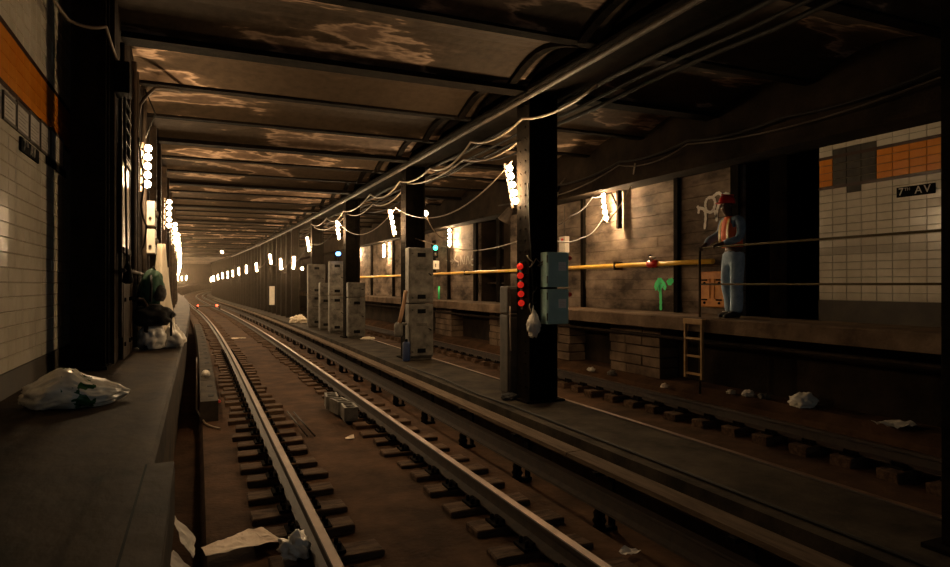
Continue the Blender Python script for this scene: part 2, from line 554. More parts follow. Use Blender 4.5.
# wall under the catwalk
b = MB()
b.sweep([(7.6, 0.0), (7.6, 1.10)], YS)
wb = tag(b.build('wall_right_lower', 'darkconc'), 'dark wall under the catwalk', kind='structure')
blk = MB(); blk.bbox(0, 0.40, 0.006, 0.474, 0.005, 0.165, 0.012)
blk_me = blk.mesh('stone_block', 'concrete')
for ya, n in ((8.72, 3), (11.6, 2), (14.2, 3), (18.4, 3), (22.0, 3)):
    for j in range(5):
        for i in range(n):
            p = Vector(W(7.2 + random.uniform(-.012, .012), ya + 0.48 * i + (0.02 if j % 2 else 0), 0.12 + 0.178 * j))
            link('stone_block', blk_me, wb, p, (0, 0, -math.atan((sh(ya + 1) - sh(ya)))))
b = MB()
b.tube([W(7.12, y, 0.86) for y in rng(2, 40, 2)], 0.03, 8)
b.build('wall_pipe', 'rust', wb)

# end wall far away
b = MB()
b.box(-4, 12, 149.0, 149.4, -1, 6, warp=True)
tag(b.build('wall_back', 'darkconc'), 'dark end of the tunnel beyond the bend', kind='structure')

# ---------------------------------------------------------------- ceiling: shallow vaults between steel beams
PITCH = 1.72
YB = [7.62 + PITCH * k for k in range(-5, 34)]
ZS = 4.36
cm = MB(); cm.smooth = True


def vault(x0, x1, ya, yb, rise=0.20, seg=8):
    for k in range(seg):
        t0, t1 = k / seg, (k + 1) / seg
        y_0, y_1 = ya + (yb - ya) * t0, ya + (yb - ya) * t1
        za, zb_ = ZS + rise * math.sin(PI * t0), ZS + rise * math.sin(PI * t1)
        cm.quad(W(x0, y_0, za), W(x1, y_0, za), W(x1, y_1, zb_), W(x0, y_1, zb_))
    # plaster end rib where the vault meets the longitudinal girder
    for xe, dx in ((x0, 0.0), (x1, 0.0)):
        pass


for i in range(len(YB) - 1):
    vault(-0.75, 4.02, YB[i] + 0.05, YB[i + 1] - 0.05)
    vault(4.68, 7.35, YB[i] + 0.05, YB[i + 1] - 0.05)
cm.quad(W(-.8, YB[-1], ZS), W(7.8, YB[-1], ZS), W(7.8, 90, ZS), W(-.8, 90, ZS))
for a_, b_ in ((90, 110), (110, 130), (130, 150)):
    cm.quad(W(-.8, a_, ZS), W(7.8, a_, ZS), W(7.8, b_, ZS), W(-.8, b_, ZS))
cm.smooth = False
for i in range(len(YS) - 1):
    cm.quad(W(-1.4, YS[i], 4.76), W(9.3, YS[i], 4.76), W(9.3, YS[i + 1], 4.76), W(-1.4, YS[i + 1], 4.76))
ceil = tag(cm.build('ceiling', 'plaster'), 'stained plaster vaults between dark steel beams', kind='structure')
for i, y in enumerate(YB):
    big = (i % 3 == 2)
    wd = 0.13 if big else 0.075
    zb_ = 4.28 if big else 4.325
    for xa, xb in ((-0.78 if y > 6.9 else -1.25, 4.0), (4.7, 7.3)):
        m = MB()
        m.box(xa, xb, y - wd, y + wd, zb_, zb_ + 0.03, warp=True)
        m.box(xa, xb, y - 0.06, y + 0.06, zb_ + 0.03, 4.72, warp=True)
        m.build('beam', 'steel', ceil)
# arched haunch ribs where each vault meets the centre girder
rib = MB()
n = 8
for k in range(n):
    t0, t1 = k / n, (k + 1) / n
    ya, yb = 0.06 + (PITCH - .12) * t0, 0.06 + (PITCH - .12) * t1
    z_a, z_b = 0.19 * math.sin(PI * t0), 0.19 * math.sin(PI * t1)
    for (xx0, xx1) in ((0.0, 0.10),):
        rib.quad((xx0, ya, z_a - .05), (xx1, ya, z_a - .05), (xx1, yb, z_b - .05), (xx0, yb, z_b - .05))
        rib.quad((xx0, ya, z_a - .05), (xx0, ya, z_a + .05), (xx0, yb, z_b + .05), (xx0, yb, z_b - .05))
rib_me = rib.mesh('haunch_rib', 'steel')
for y in YB[:-1]:
    link('haunch_rib', rib_me, ceil, W(3.72, y, ZS), (0, 0, -math.atan(sh(y + 1) - sh(y))))

# centre girder
b = MB()
b.sweep([(3.98, 4.30), (3.98, 4.33), (4.30, 4.35), (4.30, 4.75), (4.40, 4.75), (4.40, 4.35), (4.72, 4.33), (4.72, 4.30)], YS, closed=True)
b.sweep([(3.98, 4.42), (3.99, 4.80)], YS)
b.sweep([(4.72, 4.42), (4.71, 4.80)], YS)
tag(b.build('trim_3', 'steel'), 'dark riveted girder above the centre columns', kind='structure')

# ---------------------------------------------------------------- columns
rv = MB()
rv.lathe([(0.018, 0), (0.016, 0.008), (0.008, 0.013), (0.001, 0.015)], seg=6)


def make_column():
    root = empty('steel_column')
    m = MB()
    m.bbox(-0.20, -0.172, -0.17, 0.17, 0.02, 4.18, 0.004)
    m.build('flange', 'steel', root)
    m = MB()
    m.bbox(0.172, 0.20, -0.17, 0.17, 0.02, 4.18, 0.004)
    m.build('flange', 'steel', root)
    m = MB()
    m.box(-0.172, 0.172, -0.014, 0.014, 0.02, 4.18)
    for sx in (-1, 1):
        for sy in (-1, 1):
            m.box(sx * 0.172 - (0.09 if sx > 0 else 0), sx * 0.172 + (0.09 if sx < 0 else 0), sy * 0.014, sy * 0.034, 0.02, 4.18)
    m.build('web', 'steel', root)
    m = MB(); m.bbox(-0.27, 0.27, -0.24, 0.24, 0.0, 0.03, 0.006)
    m.build('base_plate', 'steel', root)
    m = MB()
    for k in range(26):
        z = 0.2 + 0.155 * k
        for yy in (-0.07, 0.07):
            R = Matrix.Translation((-0.20, yy, z)) @ Matrix.Rotation(-PI / 2, 4, 'Y')
            m.lathe([(0.017, 0), (0.014, 0.008), (0.004, 0.013)], seg=6, M4=R)
        for xx in (-0.186, 0.186):
            pass
    tag(m.build('rivets', 'steel', root), kind='stuff')
    return root


COLX = 4.35
COLY = [2.25, 7.87, 13.5, 19.5, 25.3]
clabels = ['dark steel column at the right edge, nearest the camera',
           'steel column carrying the blue-green boxes and red lamps',
           'steel column behind the tall gray double cabinet with blue can',
           'steel column behind the short-topped gray cabinet, third along the bench',
           'steel column beside the cluster of old gray cabinets, fourth along the bench']
col0 = make_column()
for i, y in enumerate(COLY):
    o = col0 if i == 0 else copy_tree(col0)
    o.location = W(COLX, y, 0.12); o.scale = (1.1, 1.1, 1)
    tag(o, clabels[i], 'column', 'steel columns on the centre bench')
# collars to reach the girder
# far close-set columns
m = MB()
m.box(-0.17, -0.14, -0.14, 0.14, 0, 4.18); m.box(0.14, 0.17, -0.14, 0.14, 0, 4.18); m.box(-0.14, 0.14, -0.012, 0.012, 0, 4.18)
fc = m.mesh('far_column', 'steel')
y = 30.6; k = 0
while y < 100:
    o = bpy.data.objects.new('steel_column', fc)
    C.objects.link(o); o.location = W(COLX, y, 0.12)
    if y < 33: lb = 'first of the closely set dark columns beyond the gray cabinets'
    elif y < 36: lb = 'close-set dark column just beyond the white bag on the bench'
    else: lb = 'dark steel column in the close-set row at the bend'
    if y < 33: tag(o, lb, 'column')
    elif y < 36: tag(o, lb, 'column', 'close columns beside the bag')
    else: tag(o, lb, 'column', 'close-set columns at the bend')
    y += 1.7; k += 1
# partition between the tracks beyond
b = MB()
b.sweep([(4.62, -0.3), (4.62, 4.4), (4.72, 4.4), (4.72, -0.3)], rng(38, 150, 2), closed=True)
tag(b.build('wall_centre', 'darkconc'), 'dark partition behind the far columns', kind='structure')

# left dark column
root = empty('wall_column', (-0.885, 6.5, 0.97))
m = MB(); m.bbox(-0.135, 0.135, 0.0, 0.03, 0, 3.6, .004); m.build('flange', 'steel', root)
m = MB(); m.bbox(-0.135, 0.135, 0.22, 0.25, 0, 3.6, .004); m.build('flange', 'steel', root)
m = MB(); m.box(-0.02, 0.02, 0.03, 0.22, 0, 3.6); m.build('web', 'steel', root)
m = MB(); m.bbox(-0.135, 0.15, -0.04, 0.28, 0, 0.03, .004); m.build('base_plate', 'steel', root)
m = MB()
for k in range(20):
    for xx in (-0.08, 0.08):
        m.lathe([(0.017, 0), (0.013, 0.008), (0.003, 0.013)], seg=6, M4=Matrix.Translation((xx, 0, .15 + .17 * k)) @ Matrix.Rotation(PI / 2, 4, 'X'))
tag(m.build('rivets', 'steel', root), kind='stuff')
tag(root, 'wide black steel column standing on the left platform by the tiles', 'column')

# ---------------------------------------------------------------- tracks
def rail_prof(x, zt):
    hw, bw, web = 0.036, 0.075, 0.010
    return [(x - bw, zt - .16), (x - bw, zt - .148), (x - web, zt - .125), (x - web, zt - .045), (x - hw, zt - .035), (x - hw, zt - .006), (x - hw + .006, zt)], \
           [(x + hw - .006, zt), (x + hw, zt - .006), (x + hw, zt - .035), (x + web, zt - .045), (x + web, zt - .125), (x + bw, zt - .148), (x + bw, zt - .16)]


RY = rng(-1.0, 12, 1.0) + rng(13, 60, 1.5) + rng(62, 145, 2)


def make_rail(x, zt, parent, label):
    m = MB()
    L, R = rail_prof(x, zt)
    prof = L + R
    m.sweep(prof, RY, closed=True)
    # head faces polished
    k = len(L)
    n = len(prof)
    idx = 0
    for i in range(len(RY) - 1):
        for j in range(n):
            if j == k - 1: m.mi[idx] = 1
            idx += 1
    o = m.build('running_rail', ['railside', 'railhead'], parent)
    return o


def tie_mesh(name, L, wdt, h, seed):
    rr = random.Random(seed)
    bm = bmesh.new(); bmesh.ops.create_cube(bm, size=1)
    for v in bm.verts:
        v.co = Vector((v.co.x * L, v.co.y * wdt, v.co.z * h - h / 2)) + Vector((rr.uniform(-.015, .015), rr.uniform(-.012, .012), rr.uniform(-.006, .006)))
    bmesh.ops.bevel(bm, geom=bm.edges[:], offset=0.01, segments=1, affect='EDGES')
    me = bpy.data.meshes.new(name); bm.to_mesh(me); bm.free()
    me.materials.append(M['wood'])
    return me


plate = MB()
plate.box(-0.17, 0.17, -0.09, 0.09, 0, 0.022)
for sx in (-1, 1):
    plate.box(sx * 0.085 - .012, sx * 0.085 + .012, -0.07, 0.07, 0.02, 0.05)
    for sy in (-.05, .05):
        plate.lathe([(0.016, 0.02), (0.016, 0.06), (0.008, 0.066)], cx=sx * .13, cy=sy, seg=6)
plate_me = plate.mesh('tie_plate', 'steel')


def make_track(name, xl, xr, zl, zr, blocks, y_end, y_stuff, label, pit):
    root = empty(name)
    tag(root, label, 'track')
    make_rail(xl, zl, root, '')
    make_rail(xr, zr, root, '')
    var = [tie_mesh('tie_block', blocks[0][1] - blocks[0][0], 0.23, 0.16, s) for s in range(4)]
    far = MB(); farp = MB()
    y = 1.6; k = 0
    while y < y_end:
        for bi, (x0, x1, zt) in enumerate(blocks):
            jx = random.uniform(-.05, .05); jz = random.uniform(-.012, .008)
            rz = random.uniform(-.035, .035) - math.atan(sh(y + 1) - sh(y))
            me_ = random.choice(var)
            P = Vector(W((x0 + x1) / 2 + jx, y + random.uniform(-.02, .02), zt + jz))
            rx = xl if bi == 0 else xr
            zz = zl if bi == 0 else zr
            if y < y_stuff:
                o = link('tie_block', me_, root, P, (0, 0, rz))
                PP = W(rx, y, zz - .175)
                if y < 20: link('tie_plate', plate_me, root, PP, (0, 0, rz))
            else:
                n = len(far.v); Mx = Matrix.Translation(P) @ Matrix.Rotation(rz, 4, 'Z')
                far.v += [tuple(Mx @ v.co) for v in me_.vertices]
                for p in me_.polygons: far.face([n + i for i in p.vertices])
        y += pit; k += 1
    tag(far.build('far_tie_blocks', 'wood', root), kind='stuff')
    return root


make_track('railway_track', 0.79, 2.29, 0.0, 0.0, [(0.42, 1.18, -0.172), (1.92, 2.72, -0.172)], 75, 30, 'near railway track with shiny rails on short wooden blocks, beside the platform', 0.50)
make_track('railway_track', 5.07, 6.55, 0.0, 0.06, [(5.02, 5.40, -0.172), (5.98, 6.90, -0.11)], 60, 30, 'far railway track behind the row of columns, beside the catwalk', 0.52)

# third rail with cover board between near track and bench
root = empty('third_rail')
m = MB(); m.sweep([(3.0, -.12), (3.0, -.10), (3.045, -.08), (3.045, 0.0), (3.03, .01), (3.03, .03), (3.11, .03), (3.11, .01), (3.095, 0.0), (3.095, -.08), (3.14, -.10), (3.14, -.12)], RY, closed=True)
m.build('contact_rail', 'railside', root)
m = MB()
yy = -1.0
segs = []
while yy < 70:
    segs.append((yy, min(yy + 3.0, 70))); yy += 3.0
for (a, c_) in segs:
    mm = MB(); mm.sweep([(3.06, .165), (3.07, .20), (3.235, .205), (3.245, .07), (3.215, .07), (3.21, .165)], rng(a + .01, c_ - .01, 1.0), closed=True)
    mm.build('cover_board', 'board', root)
br = MB(); br.box(-.03, .22, -.03, .03, -.0, .03); br.box(.17, .2, -.03, .03, 0, .52); br.box(0.0, .2, -.03, .03, .47, .50)
br.lathe([(.06, .03), (.045, .06), (.06, .09), (.045, .12), (.05, .16), (.03, .2)], cx=.06, cy=0, seg=10)
br_me = br.mesh('bracket', 'steel')
for (a, c_) in segs[:15]:
    link('bracket', br_me, root, W(3.02, a + 1.0, -.34))
    link('bracket', br_me, root, W(3.02, a + 2.5, -.34))
tag(root, 'third rail under a wooden cover board beside the centre bench', 'third rail')

# low timber duct beside the second track
m = MB(); m.sweep([(4.78, -0.2), (4.78, 0.0), (4.92, 0.0), (4.92, -0.2)], rng(1, 60, 1.5), closed=True)
tag(m.build('cable_duct', 'bench'), 'narrow flat cable duct between bench and far track', 'duct')
# flat cable trough on left of near track
root = empty('trough_box', W(0.16, 9.9, -0.24))
tag(root, 'long low boxed cable trough in the gap under the platform edge', 'trough')
for k in range(9):
    y0 = 9.9 + 2.2 * k
    m = MB(); m.sweep([(0.03, -.24), (0.03, .06), (.27, .06), (.27, -.24)], rng(y0, y0 + 2.18, 1.09), closed=True)
    o = m.build('trough_cover', 'bench', root); o.matrix_parent_inverse = Matrix.Translation(-Vector(W(0.16, 9.9, -0.24)))
    m = MB(); m.box(-.02, .06, -.08, .08, -.002, .004)
    for q in range(2):
        o = m.build('lifting_slot', 'black', root); o.location = Vector(W(.16, y0 + .5 + q, .062)) - root.location

# ---------------------------------------------------------------- lamp strips
BR = 0.032
bulb = MB()
bulb.lathe([(0.014, -0.055), (0.020, -0.035), (0.035, -0.018), (0.045, 0.0), (0.041, 0.021), (0.026, 0.039), (0.004, 0.046)], seg=8)
bulb_me = bulb.mesh('bulb', 'bulb')
sock = MB(); sock.lathe([(0.02, -0.10), (0.02, -0.05), (0.016, -0.045)], seg=8)
sock_me = sock.mesh('socket', 'black')


def strip_proto(nb=5, sp=0.115):
    root = empty('lamp_strip')
    m = MB(); L = nb * sp
    m.bbox(-0.018, 0.018, 0.0, 0.02, -L / 2 - .03, L / 2 + .03, 0.006)
    m.build('mounting_bar', 'frame', root)
    for i in range(nb):
        z = (i - (nb - 1) / 2) * sp
        b_ = link('bulb', bulb_me, root, (0, -0.10, z), (PI / 2, 0, 0))
        link('socket', sock_me, b_, (0, 0, 0), (0, 0, 0))
    return root


p5 = strip_proto()
first = [True]


def lamp(x, y, z, face, tilt=0.0, label='', group=None, scale=1.0):
    """face: angle about Z the bulbs look to (0 = towards -Y)"""
    o = p5 if first[0] else copy_tree(p5)
    first[0] = False
    o.location = W(x, y, z)
    o.rotation_euler = (0, tilt, face)
    o.scale = (scale,) * 3
    tag(o, label, 'lamp', group)
    return o


RT, LF = PI / 2, -PI / 2        # bulbs look towards +X / -X
lamp(-0.655, 9.2, 3.23, 0.7, 0.03, 'vertical strip of five glowing bulbs nearest on the left wall', 'work lamps on the left wall')
lamp(-0.60, 14.0, 3.12, 0.9, 0.02, 'second strip of glowing bulbs along the left wall', 'work lamps on the left wall')
lamp(-0.60, 18.2, 3.05, 0.9, 0.0, 'third strip of glowing bulbs along the left wall', 'work lamps on the left wall')
y = 22.0
ORD = ['fourth', 'fifth', 'sixth', 'seventh', 'eighth']
while y < 110:
    lbl_ = ORD.pop(0) + ' strip of glowing bulbs along the left wall' if ORD else 'glowing bulb strip in the dense far row along the left wall'
    lamp(-0.60, y, 3.05 - min(0.9, (y - 22) * .016), 1.0, random.uniform(-.05, .05), lbl_, 'far work lamps on the left wall')
    y += 3.2 if y < 60 else 4.5
# centre columns
lamp(4.02, 8.08, 3.12, 0.0, -0.2, 'tilted strip of five glowing bulbs on the column with red lamps', 'work lamps on the centre columns')
lamp(3.93, 13.75, 3.10, 0.0, -0.2, 'tilted glowing bulb strip left of the column with the tall double cabinet', 'work lamps on the centre columns')
lamp(3.96, 19.7, 3.40, 0.0, -0.12, 'glowing bulb strip on the column behind the short-topped cabinet', 'work lamps on the centre columns')
lamp(4.0, 25.4, 3.30, 0.2, -0.15, 'glowing bulb strip above the cluster of old gray cabinets', 'work lamps on the centre columns')
for (y, dz, t) in ((29.5, 1.0, .1), (33.5, 1.05, -.15), (37.5, 1.45, -.3), (44, 1.15, -.25), (50, 1.15, -.1), (55, 1.1, -.1), (60, 1.0, -.1), (65, .95, -.1), (71, .9, -.1), (77, .8, -.1), (84, .6, -.1), (92, .4, -.1), (100, .3, -.1)):
    if y < 31: lb, g = 'glowing bulb strip just left of the cabinet cluster', 'far work lamps on the close columns'
    elif y < 35: lb, g = 'glowing bulb strip above the small white box on the close columns', 'far work lamps on the close columns'
    elif y < 40: lb, g = 'tilted glowing bulb strip hung highest of those on the close columns', 'far work lamps on the close columns'
    else: lb, g = 'glowing bulb strip in the distant row on the close columns', 'far work lamps on the close columns'
    lamp(4.02, y, 1.72 + dz, 1.0, t, lb, g)
# right wall
lamp(7.50, 10.75, 3.28, -0.75, -0.12, 'strip of glowing bulbs on the concrete wall between phone box and graffiti', 'work lamps on the right wall')
lamp(7.55, 19.4, 3.25, -0.6, 0.0, 'glowing bulb strip on the right wall above the green signal', 'work lamps on the right wall')
lamp(7.55, 27.0, 3.2, -0.6, 0.0, 'glowing bulb strip on the far right wall left of the signal', 'work lamps on the right wall')
lamp(7.55, 32.0, 3.3, -0.6, 0.0, 'small distant glowing bulb strip deep along the right wall', 'work lamps on the right wall')


def single_bulb(x, y, z, label, stem=0.12):
    root = empty('hanging_bulb', W(x, y, z))
    link('bulb', bulb_me, root, (0, 0, 0), (PI, 0, 0), (1.2, 1.2, 1.2))
    m = MB(); m.lathe([(0.022, 0.05), (0.022, 0.11), (0.01, 0.12)], seg=8); m.build('socket', 'black', root)
    m = MB(); m.tube([(0, 0, .11), (0, 0, stem + .11)], .006, 6); m.build('cord', 'cable', root)
    tag(root, label, 'lamp')


single_bulb(4.60, 13.35, 3.30, 'single bare glowing bulb on the right side of the cabinet column', .3)
single_bulb(1.55, 37.0, 3.50, 'single bare glowing bulb hanging from the ceiling over the near track', .75)
single_bulb(4.1, 27.2, 2.4, 'single small glowing bulb on a bar near the cabinet cluster', .3)

# ---------------------------------------------------------------- things on column 1
def cabinet(loc, wd, dp, heights, label, grp=None, material='graybox', handles=True, rz=0.0):
    root = empty('relay_cabinet', loc, (0, 0, rz))
    z = 0.06
    m = MB(); m.bbox(-wd / 2 + .03, wd / 2 - .03, -dp / 2 + .03, dp / 2, -0.0, 0.07, .006); m.build('plinth', 'darkbox', root)
    for hi, h in enumerate(heights):
        m = MB(); m.bbox(-wd / 2, wd / 2, -dp / 2, dp / 2, z, z + h - .015, .025); bd = m.build('body', material, root)
        m = MB(); m.bbox(-wd / 2 + .03, wd / 2 - .03, -dp / 2 - .02, -dp / 2 + .005, z + .035, z + h - .05, .008)
        dr = m.build('door', material, root)
        if handles:
            if h > .5:
                for zz in (z + h - .17, z + .14):
                    m = MB(); m.bbox(-.09, .09, -dp / 2 - .032, -dp / 2 - .015, zz - .045, zz + .045, .006); m.build('vent_plate', 'black', dr)
            m = MB(); m.tube([(wd / 2 - .07, -dp / 2 - .02, z + h * .5), (wd / 2 - .07, -dp / 2 - .06, z + h * .5), (wd / 2 - .13, -dp / 2 - .06, z + h * .53)], .012, 8); m.build('handle', 'black', dr)
            for zz in (z + .12, z + h - .14):
                m = MB(); m.lathe([(.02, 0), (.02, .03), (.01, .035)], seg=8, M4=Matrix.Translation((-wd / 2 + .07, -dp / 2 - .015, zz)) @ Matrix.Rotation(PI / 2, 4, 'X')); m.build('latch', 'darkbox', dr)
            for q in range(3):
                m = MB(); m.box(-wd * .22, wd * .22, -dp / 2 - .024, -dp / 2 - .018, z + h * .62 - .02 * q, z + h * .62 + .006 - .02 * q)
                m.build('stencil_line', 'black', dr)
        z += h
    tag(root, label, 'cabinet', grp)
    return root


G = 'relay cabinets on the centre bench'
cabinet((4.14, 8.26, 0.12), 0.24, 0.26, [1.13, 0.41], 'narrow dark gray cabinet on the left side of the red-lamp column', G, 'darkbox', False)
cabinet(W(4.375, 13.13, 0.12), 0.55, 0.28, [1.15, 1.20], 'tall double gray cabinet next to the blue can', G)
cabinet(W(4.40, 19.15, 0.12), 0.52, 0.28, [1.17, 0.46], 'gray cabinet with a short upper box, on the third column', G)
cabinet(W(4.28, 21.4, 0.12), 0.50, 0.28, [1.20, 1.14], 'tall narrow gray cabinet under the blue lamp', G)
cabinet(W(4.22, 23.0, 0.12), 0.42, 0.28, [1.15, 0.48], 'low gray cabinet between two tall ones in the cluster', G)
cabinet(W(4.22, 24.75, 0.12), 0.64, 0.28, [1.20, 1.14], 'tall gray cabinet at the left end of the cluster', G)

# teal boxes
for i, (z0_, lb) in enumerate(((1.69, 'upper blue-green metal box on the column with red lamps'), (1.19, 'lower blue-green metal box on the column with red lamps'))):
    root = empty('junction_box', (4.46, 7.58, z0_))
    m = MB(); m.bbox(-.17, .17, -.09, .09, 0, .475, .012); m.build('body', 'teal', root)
    m = MB(); m.bbox(-.158, .158, -.108, -.088, .012, .463, .006); dr = m.build('door', 'teal', root)
    m = MB(); m.box(-.0, .12, -.1115, -.107, .22, .34); lb_ = m.build('paper_label', 'labelwhite', dr)
    for q in range(4):
        m = MB(); m.box(.015, .105 - .02 * (q % 2), -.1135, -.111, .245 + .022 * q, .248 + .022 * q); m.build('printed_line', 'graf_gray', lb_)
    m = MB(); m.tube([(.17, 0, .40), (.22, 0, .40)], .02, 8); kn = m.build('side_stub', 'black', root)
    m = MB(); m.lathe([(.028, 0), (.034, .02), (.024, .045), (.006, .055)], seg=10, M4=Matrix.Translation((.22, 0, .40)) @ Matrix.Rotation(PI / 2, 4, 'Y')); m.build('red_cap', 'redplastic', root)
    for zz in (.1, .38):
        m = MB(); m.lathe([(.008, -.05), (.008, .05)], seg=6, M4=Matrix.Translation((-.168, -.098, zz))); m.build('hinge', 'darkbox', root)
    tag(root, lb, 'box', 'blue-green boxes')

# red lamp strip
root = empty('red_lamp_strip', (4.09, 7.90, 1.71), (0, -0.04, 0))
m = MB(); m.bbox(.02, .12, -.03, .03, -.33, .33, .01); m.build('backing_strip', 'frame', root)
redm = MB(); redm.lathe([(.016, 0), (.038, .018), (.046, .045), (.038, .074), (.014, .088), (.002, .09)], seg=12)
red_me = redm.mesh('red_bulb', 'redlamp')
sk = MB(); sk.lathe([(.034, -.06), (.034, -.01), (.02, 0.005)], seg=10); sk_me = sk.mesh('socket', 'black')
for i in range(5):
    z = (i - 2) * .126
    bb = link('red_bulb', red_me, root, (0.0, -.05, z), (0.9, -PI / 2 + .5, 0))
    link('socket', sk_me, bb)
tag(root, 'vertical row of five red lamp globes on the column', 'lamp')


def cable(name, pts, r, material, label, group=None, droop=None, n=10, cat='cable'):
    P = []
    for i in range(len(pts) - 1):
        a, b_ = Vector(pts[i]), Vector(pts[i + 1])
        d = (droop[i] if isinstance(droop, (list, tuple)) else droop) or 0
        for k in range(n):
            t = k / n
            q = a.lerp(b_, t); q.z -= d * 4 * t * (1 - t)
            P.append(q)
    P.append(Vector(pts[-1]))
    m = MB(); m.tube(P, r, 6)
    o = m.build(name, material)
    tag(o, label, cat, group)
    return o


# hanging white bag on column 1
def crumple(name, material, loc, size, seed, parent=None, flat=0.0, amp=.18, knot=False, rz=0.0, freq=2.4):
    from mathutils import noise
    bm = bmesh.new(); bmesh.ops.create_icosphere(bm, subdivisions=4, radius=1)
    off = Vector((seed * 3.7, seed * 1.3, seed * 2.1))
    for v in bm.verts:
        p = v.co.copy()
        nn = noise.noise(p * freq + off) + .5 * noise.noise(p * freq * 2.3 + off) + .35 * abs(noise.noise(p * freq * 5 + off))
        q = p * (1 + amp * nn * 1.6)
        if flat and q.z < -flat: q.z = -flat + (q.z + flat) * .05
        if knot:
            t = max(0, p.z)
            q.x *= (1 - .86 * t ** 1.5); q.y *= (1 - .86 * t ** 1.5)
            q.z *= 1 + .25 * t
        v.co = Vector((q.x * size[0], q.y * size[1], q.z * size[2]))
    zmin = min(v.co.z for v in bm.verts)
    for v in bm.verts: v.co.z -= zmin
    for f_ in bm.faces: f_.smooth = True
    me_ = bpy.data.meshes.new(name); bm.to_mesh(me_); bm.free()
    me_.materials.append(M[material])
    o = bpy.data.objects.new(name, me_); C.objects.link(o)
    o.location = loc; o.rotation_euler = (0, 0, rz)
    if parent is not None: o.parent = parent
    return o


o = crumple('hanging_bag', 'plasticbag', (4.15, 7.60, 1.0), (.095, .07, .17), 3, knot=True, amp=.2)
tag(o, 'small white plastic bag hanging below the red lamps', 'bag')
o = MB(); o.tube([(4.13, 7.62, 1.33), (4.12, 7.66, 1.42), (4.15, 7.70, 1.5)], .006, 5); o = o.build('tie_string', 'palecable', o if False else None); tag(o, 'short string tying the white bag to the column', 'string')
cable('wire_tangle', [(4.08, 7.66, 2.12), (4.16, 7.64, 2.04), (4.10, 7.63, 1.96), (4.2, 7.62, 2.08), (4.3, 7.6, 2.02), (4.22, 7.62, 1.98), (4.36, 7.58, 2.14)], .007, 'palecable', 'tangle of pale wire between red lamps and blue-green boxes', n=4, droop=.02)
cable('drop_wire', [(4.10, 7.66, 3.1), (4.12, 7.66, 2.6), (4.14, 7.65, 2.1), (4.18, 7.66, 1.6), (4.13, 7.67, 1.0)], .008, 'cable', 'thin wire running down the face of the red-lamp column', n=3, droop=.01)
cable('loop_wire', [(4.22, 7.63, 1.7), (4.14, 7.6, 1.62), (4.13, 7.6, 1.5), (4.2, 7.62, 1.48)], .008, 'cable', 'small black wire loop beside the lower blue-green box', n=4, droop=.02)
cable('hanging_hose', [(4.02, 8.05, 1.42), (4.0, 8.0, 1.1), (4.02, 8.02, .8)], .01, 'palecable', 'pale cord hanging down the narrow dark cabinet', n=4, droop=0)
o = crumple('rag_heap', 'blackfab', (4.0, 8.02, 0.12), (.12, .1, .06), 12, flat=.5)
tag(o, 'dark rag heap at the foot of the narrow dark cabinet', 'rag')

# white phone / alarm box on right wall
root = empty('alarm_box', (7.64, 12.55, 2.62))
m = MB(); m.bbox(-.06, .06, -.13, .13, -.17, .20, .012); m.build('body', 'white', root)
m = MB(); m.lathe([(.03, 0), (.03, .015), (.012, .025)], seg=10, M4=Matrix.Translation((-.06, -.02, .13)) @ Matrix.Rotation(-PI / 2, 4, 'Y')); m.build('red_button', 'redplastic', root)
m = MB(); m.box(-.066, -.058, -.08, .08, -.12, .05); m.build('door', 'white', root)
m = MB(); m.tube([(0, .0, .2), (0.02, .02, .55), (.05, .05, .9)], .012, 6); m.build('conduit', 'conduit', root)
tag(root, 'small pale box with a red button on the right wall by the column', 'box')

# extras on column 2
root = empty('hose_fitting', W(4.0, 13.1, 0.95))
m = MB(); m.tube([(0.06, 0, .65), (.03, -.02, .45), (-.05, -.03, .12), (-.09, -.02, -.05)], .04, 10); m.build('hose', 'tan', root)
m = MB(); m.lathe([(.08, -.32), (.09, -.28), (.09, -.08), (.07, -.05), (.05, -.02)], cx=-.1, seg=14); m.build('pot', 'graybox', root)
m = MB(); m.tube([(-.02, 0, -.06), (.08, 0, -.06)], .03, 8); m.build('elbow', 'graybox', root)
tag(root, 'tan hose running into a gray metal pot on the cabinet column', 'hose')
root = empty('blue_can', W(4.03, 12.95, 0.12))
m = MB(); m.lathe([(.075, 0), (.08, .02), (.08, .36), (.07, .39), (.03, .41)], seg=16); m.build('body', 'blue', root)
m = MB(); m.lathe([(.03, .41), (.03, .45), (.02, .46)], seg=10); m.build('cap', 'black', root)
tag(root, 'tall blue can standing on the bench beside the double cabinet', 'can')
o = crumple('pale_rag', 'tarp', W(4.62, 18.6, 0.12), (.2, .14, .05), 5, flat=.4); tag(o, 'small pale rag lying right of the short-topped cabinet', 'rag')

# blue lamp post light above cabinet
root = empty('blue_lamp', W(4.28, 21.1, 2.72))
m = MB(); m.lathe([(.05, -.04), (.085, 0), (.085, .05), (.05, .09)], seg=12); m.build('lens', 'bluelamp', root)
m = MB(); m.lathe([(.02, -.2), (.02, -.04), (.05, -.035)], seg=8); m.build('stem', 'black', root)
m = MB(); m.lathe([(.06, .09), (.06, .13), (.02, .16)], seg=10); m.build('cap', 'black', root)
tag(root, 'glowing blue lamp above the tall cabinets', 'lamp')

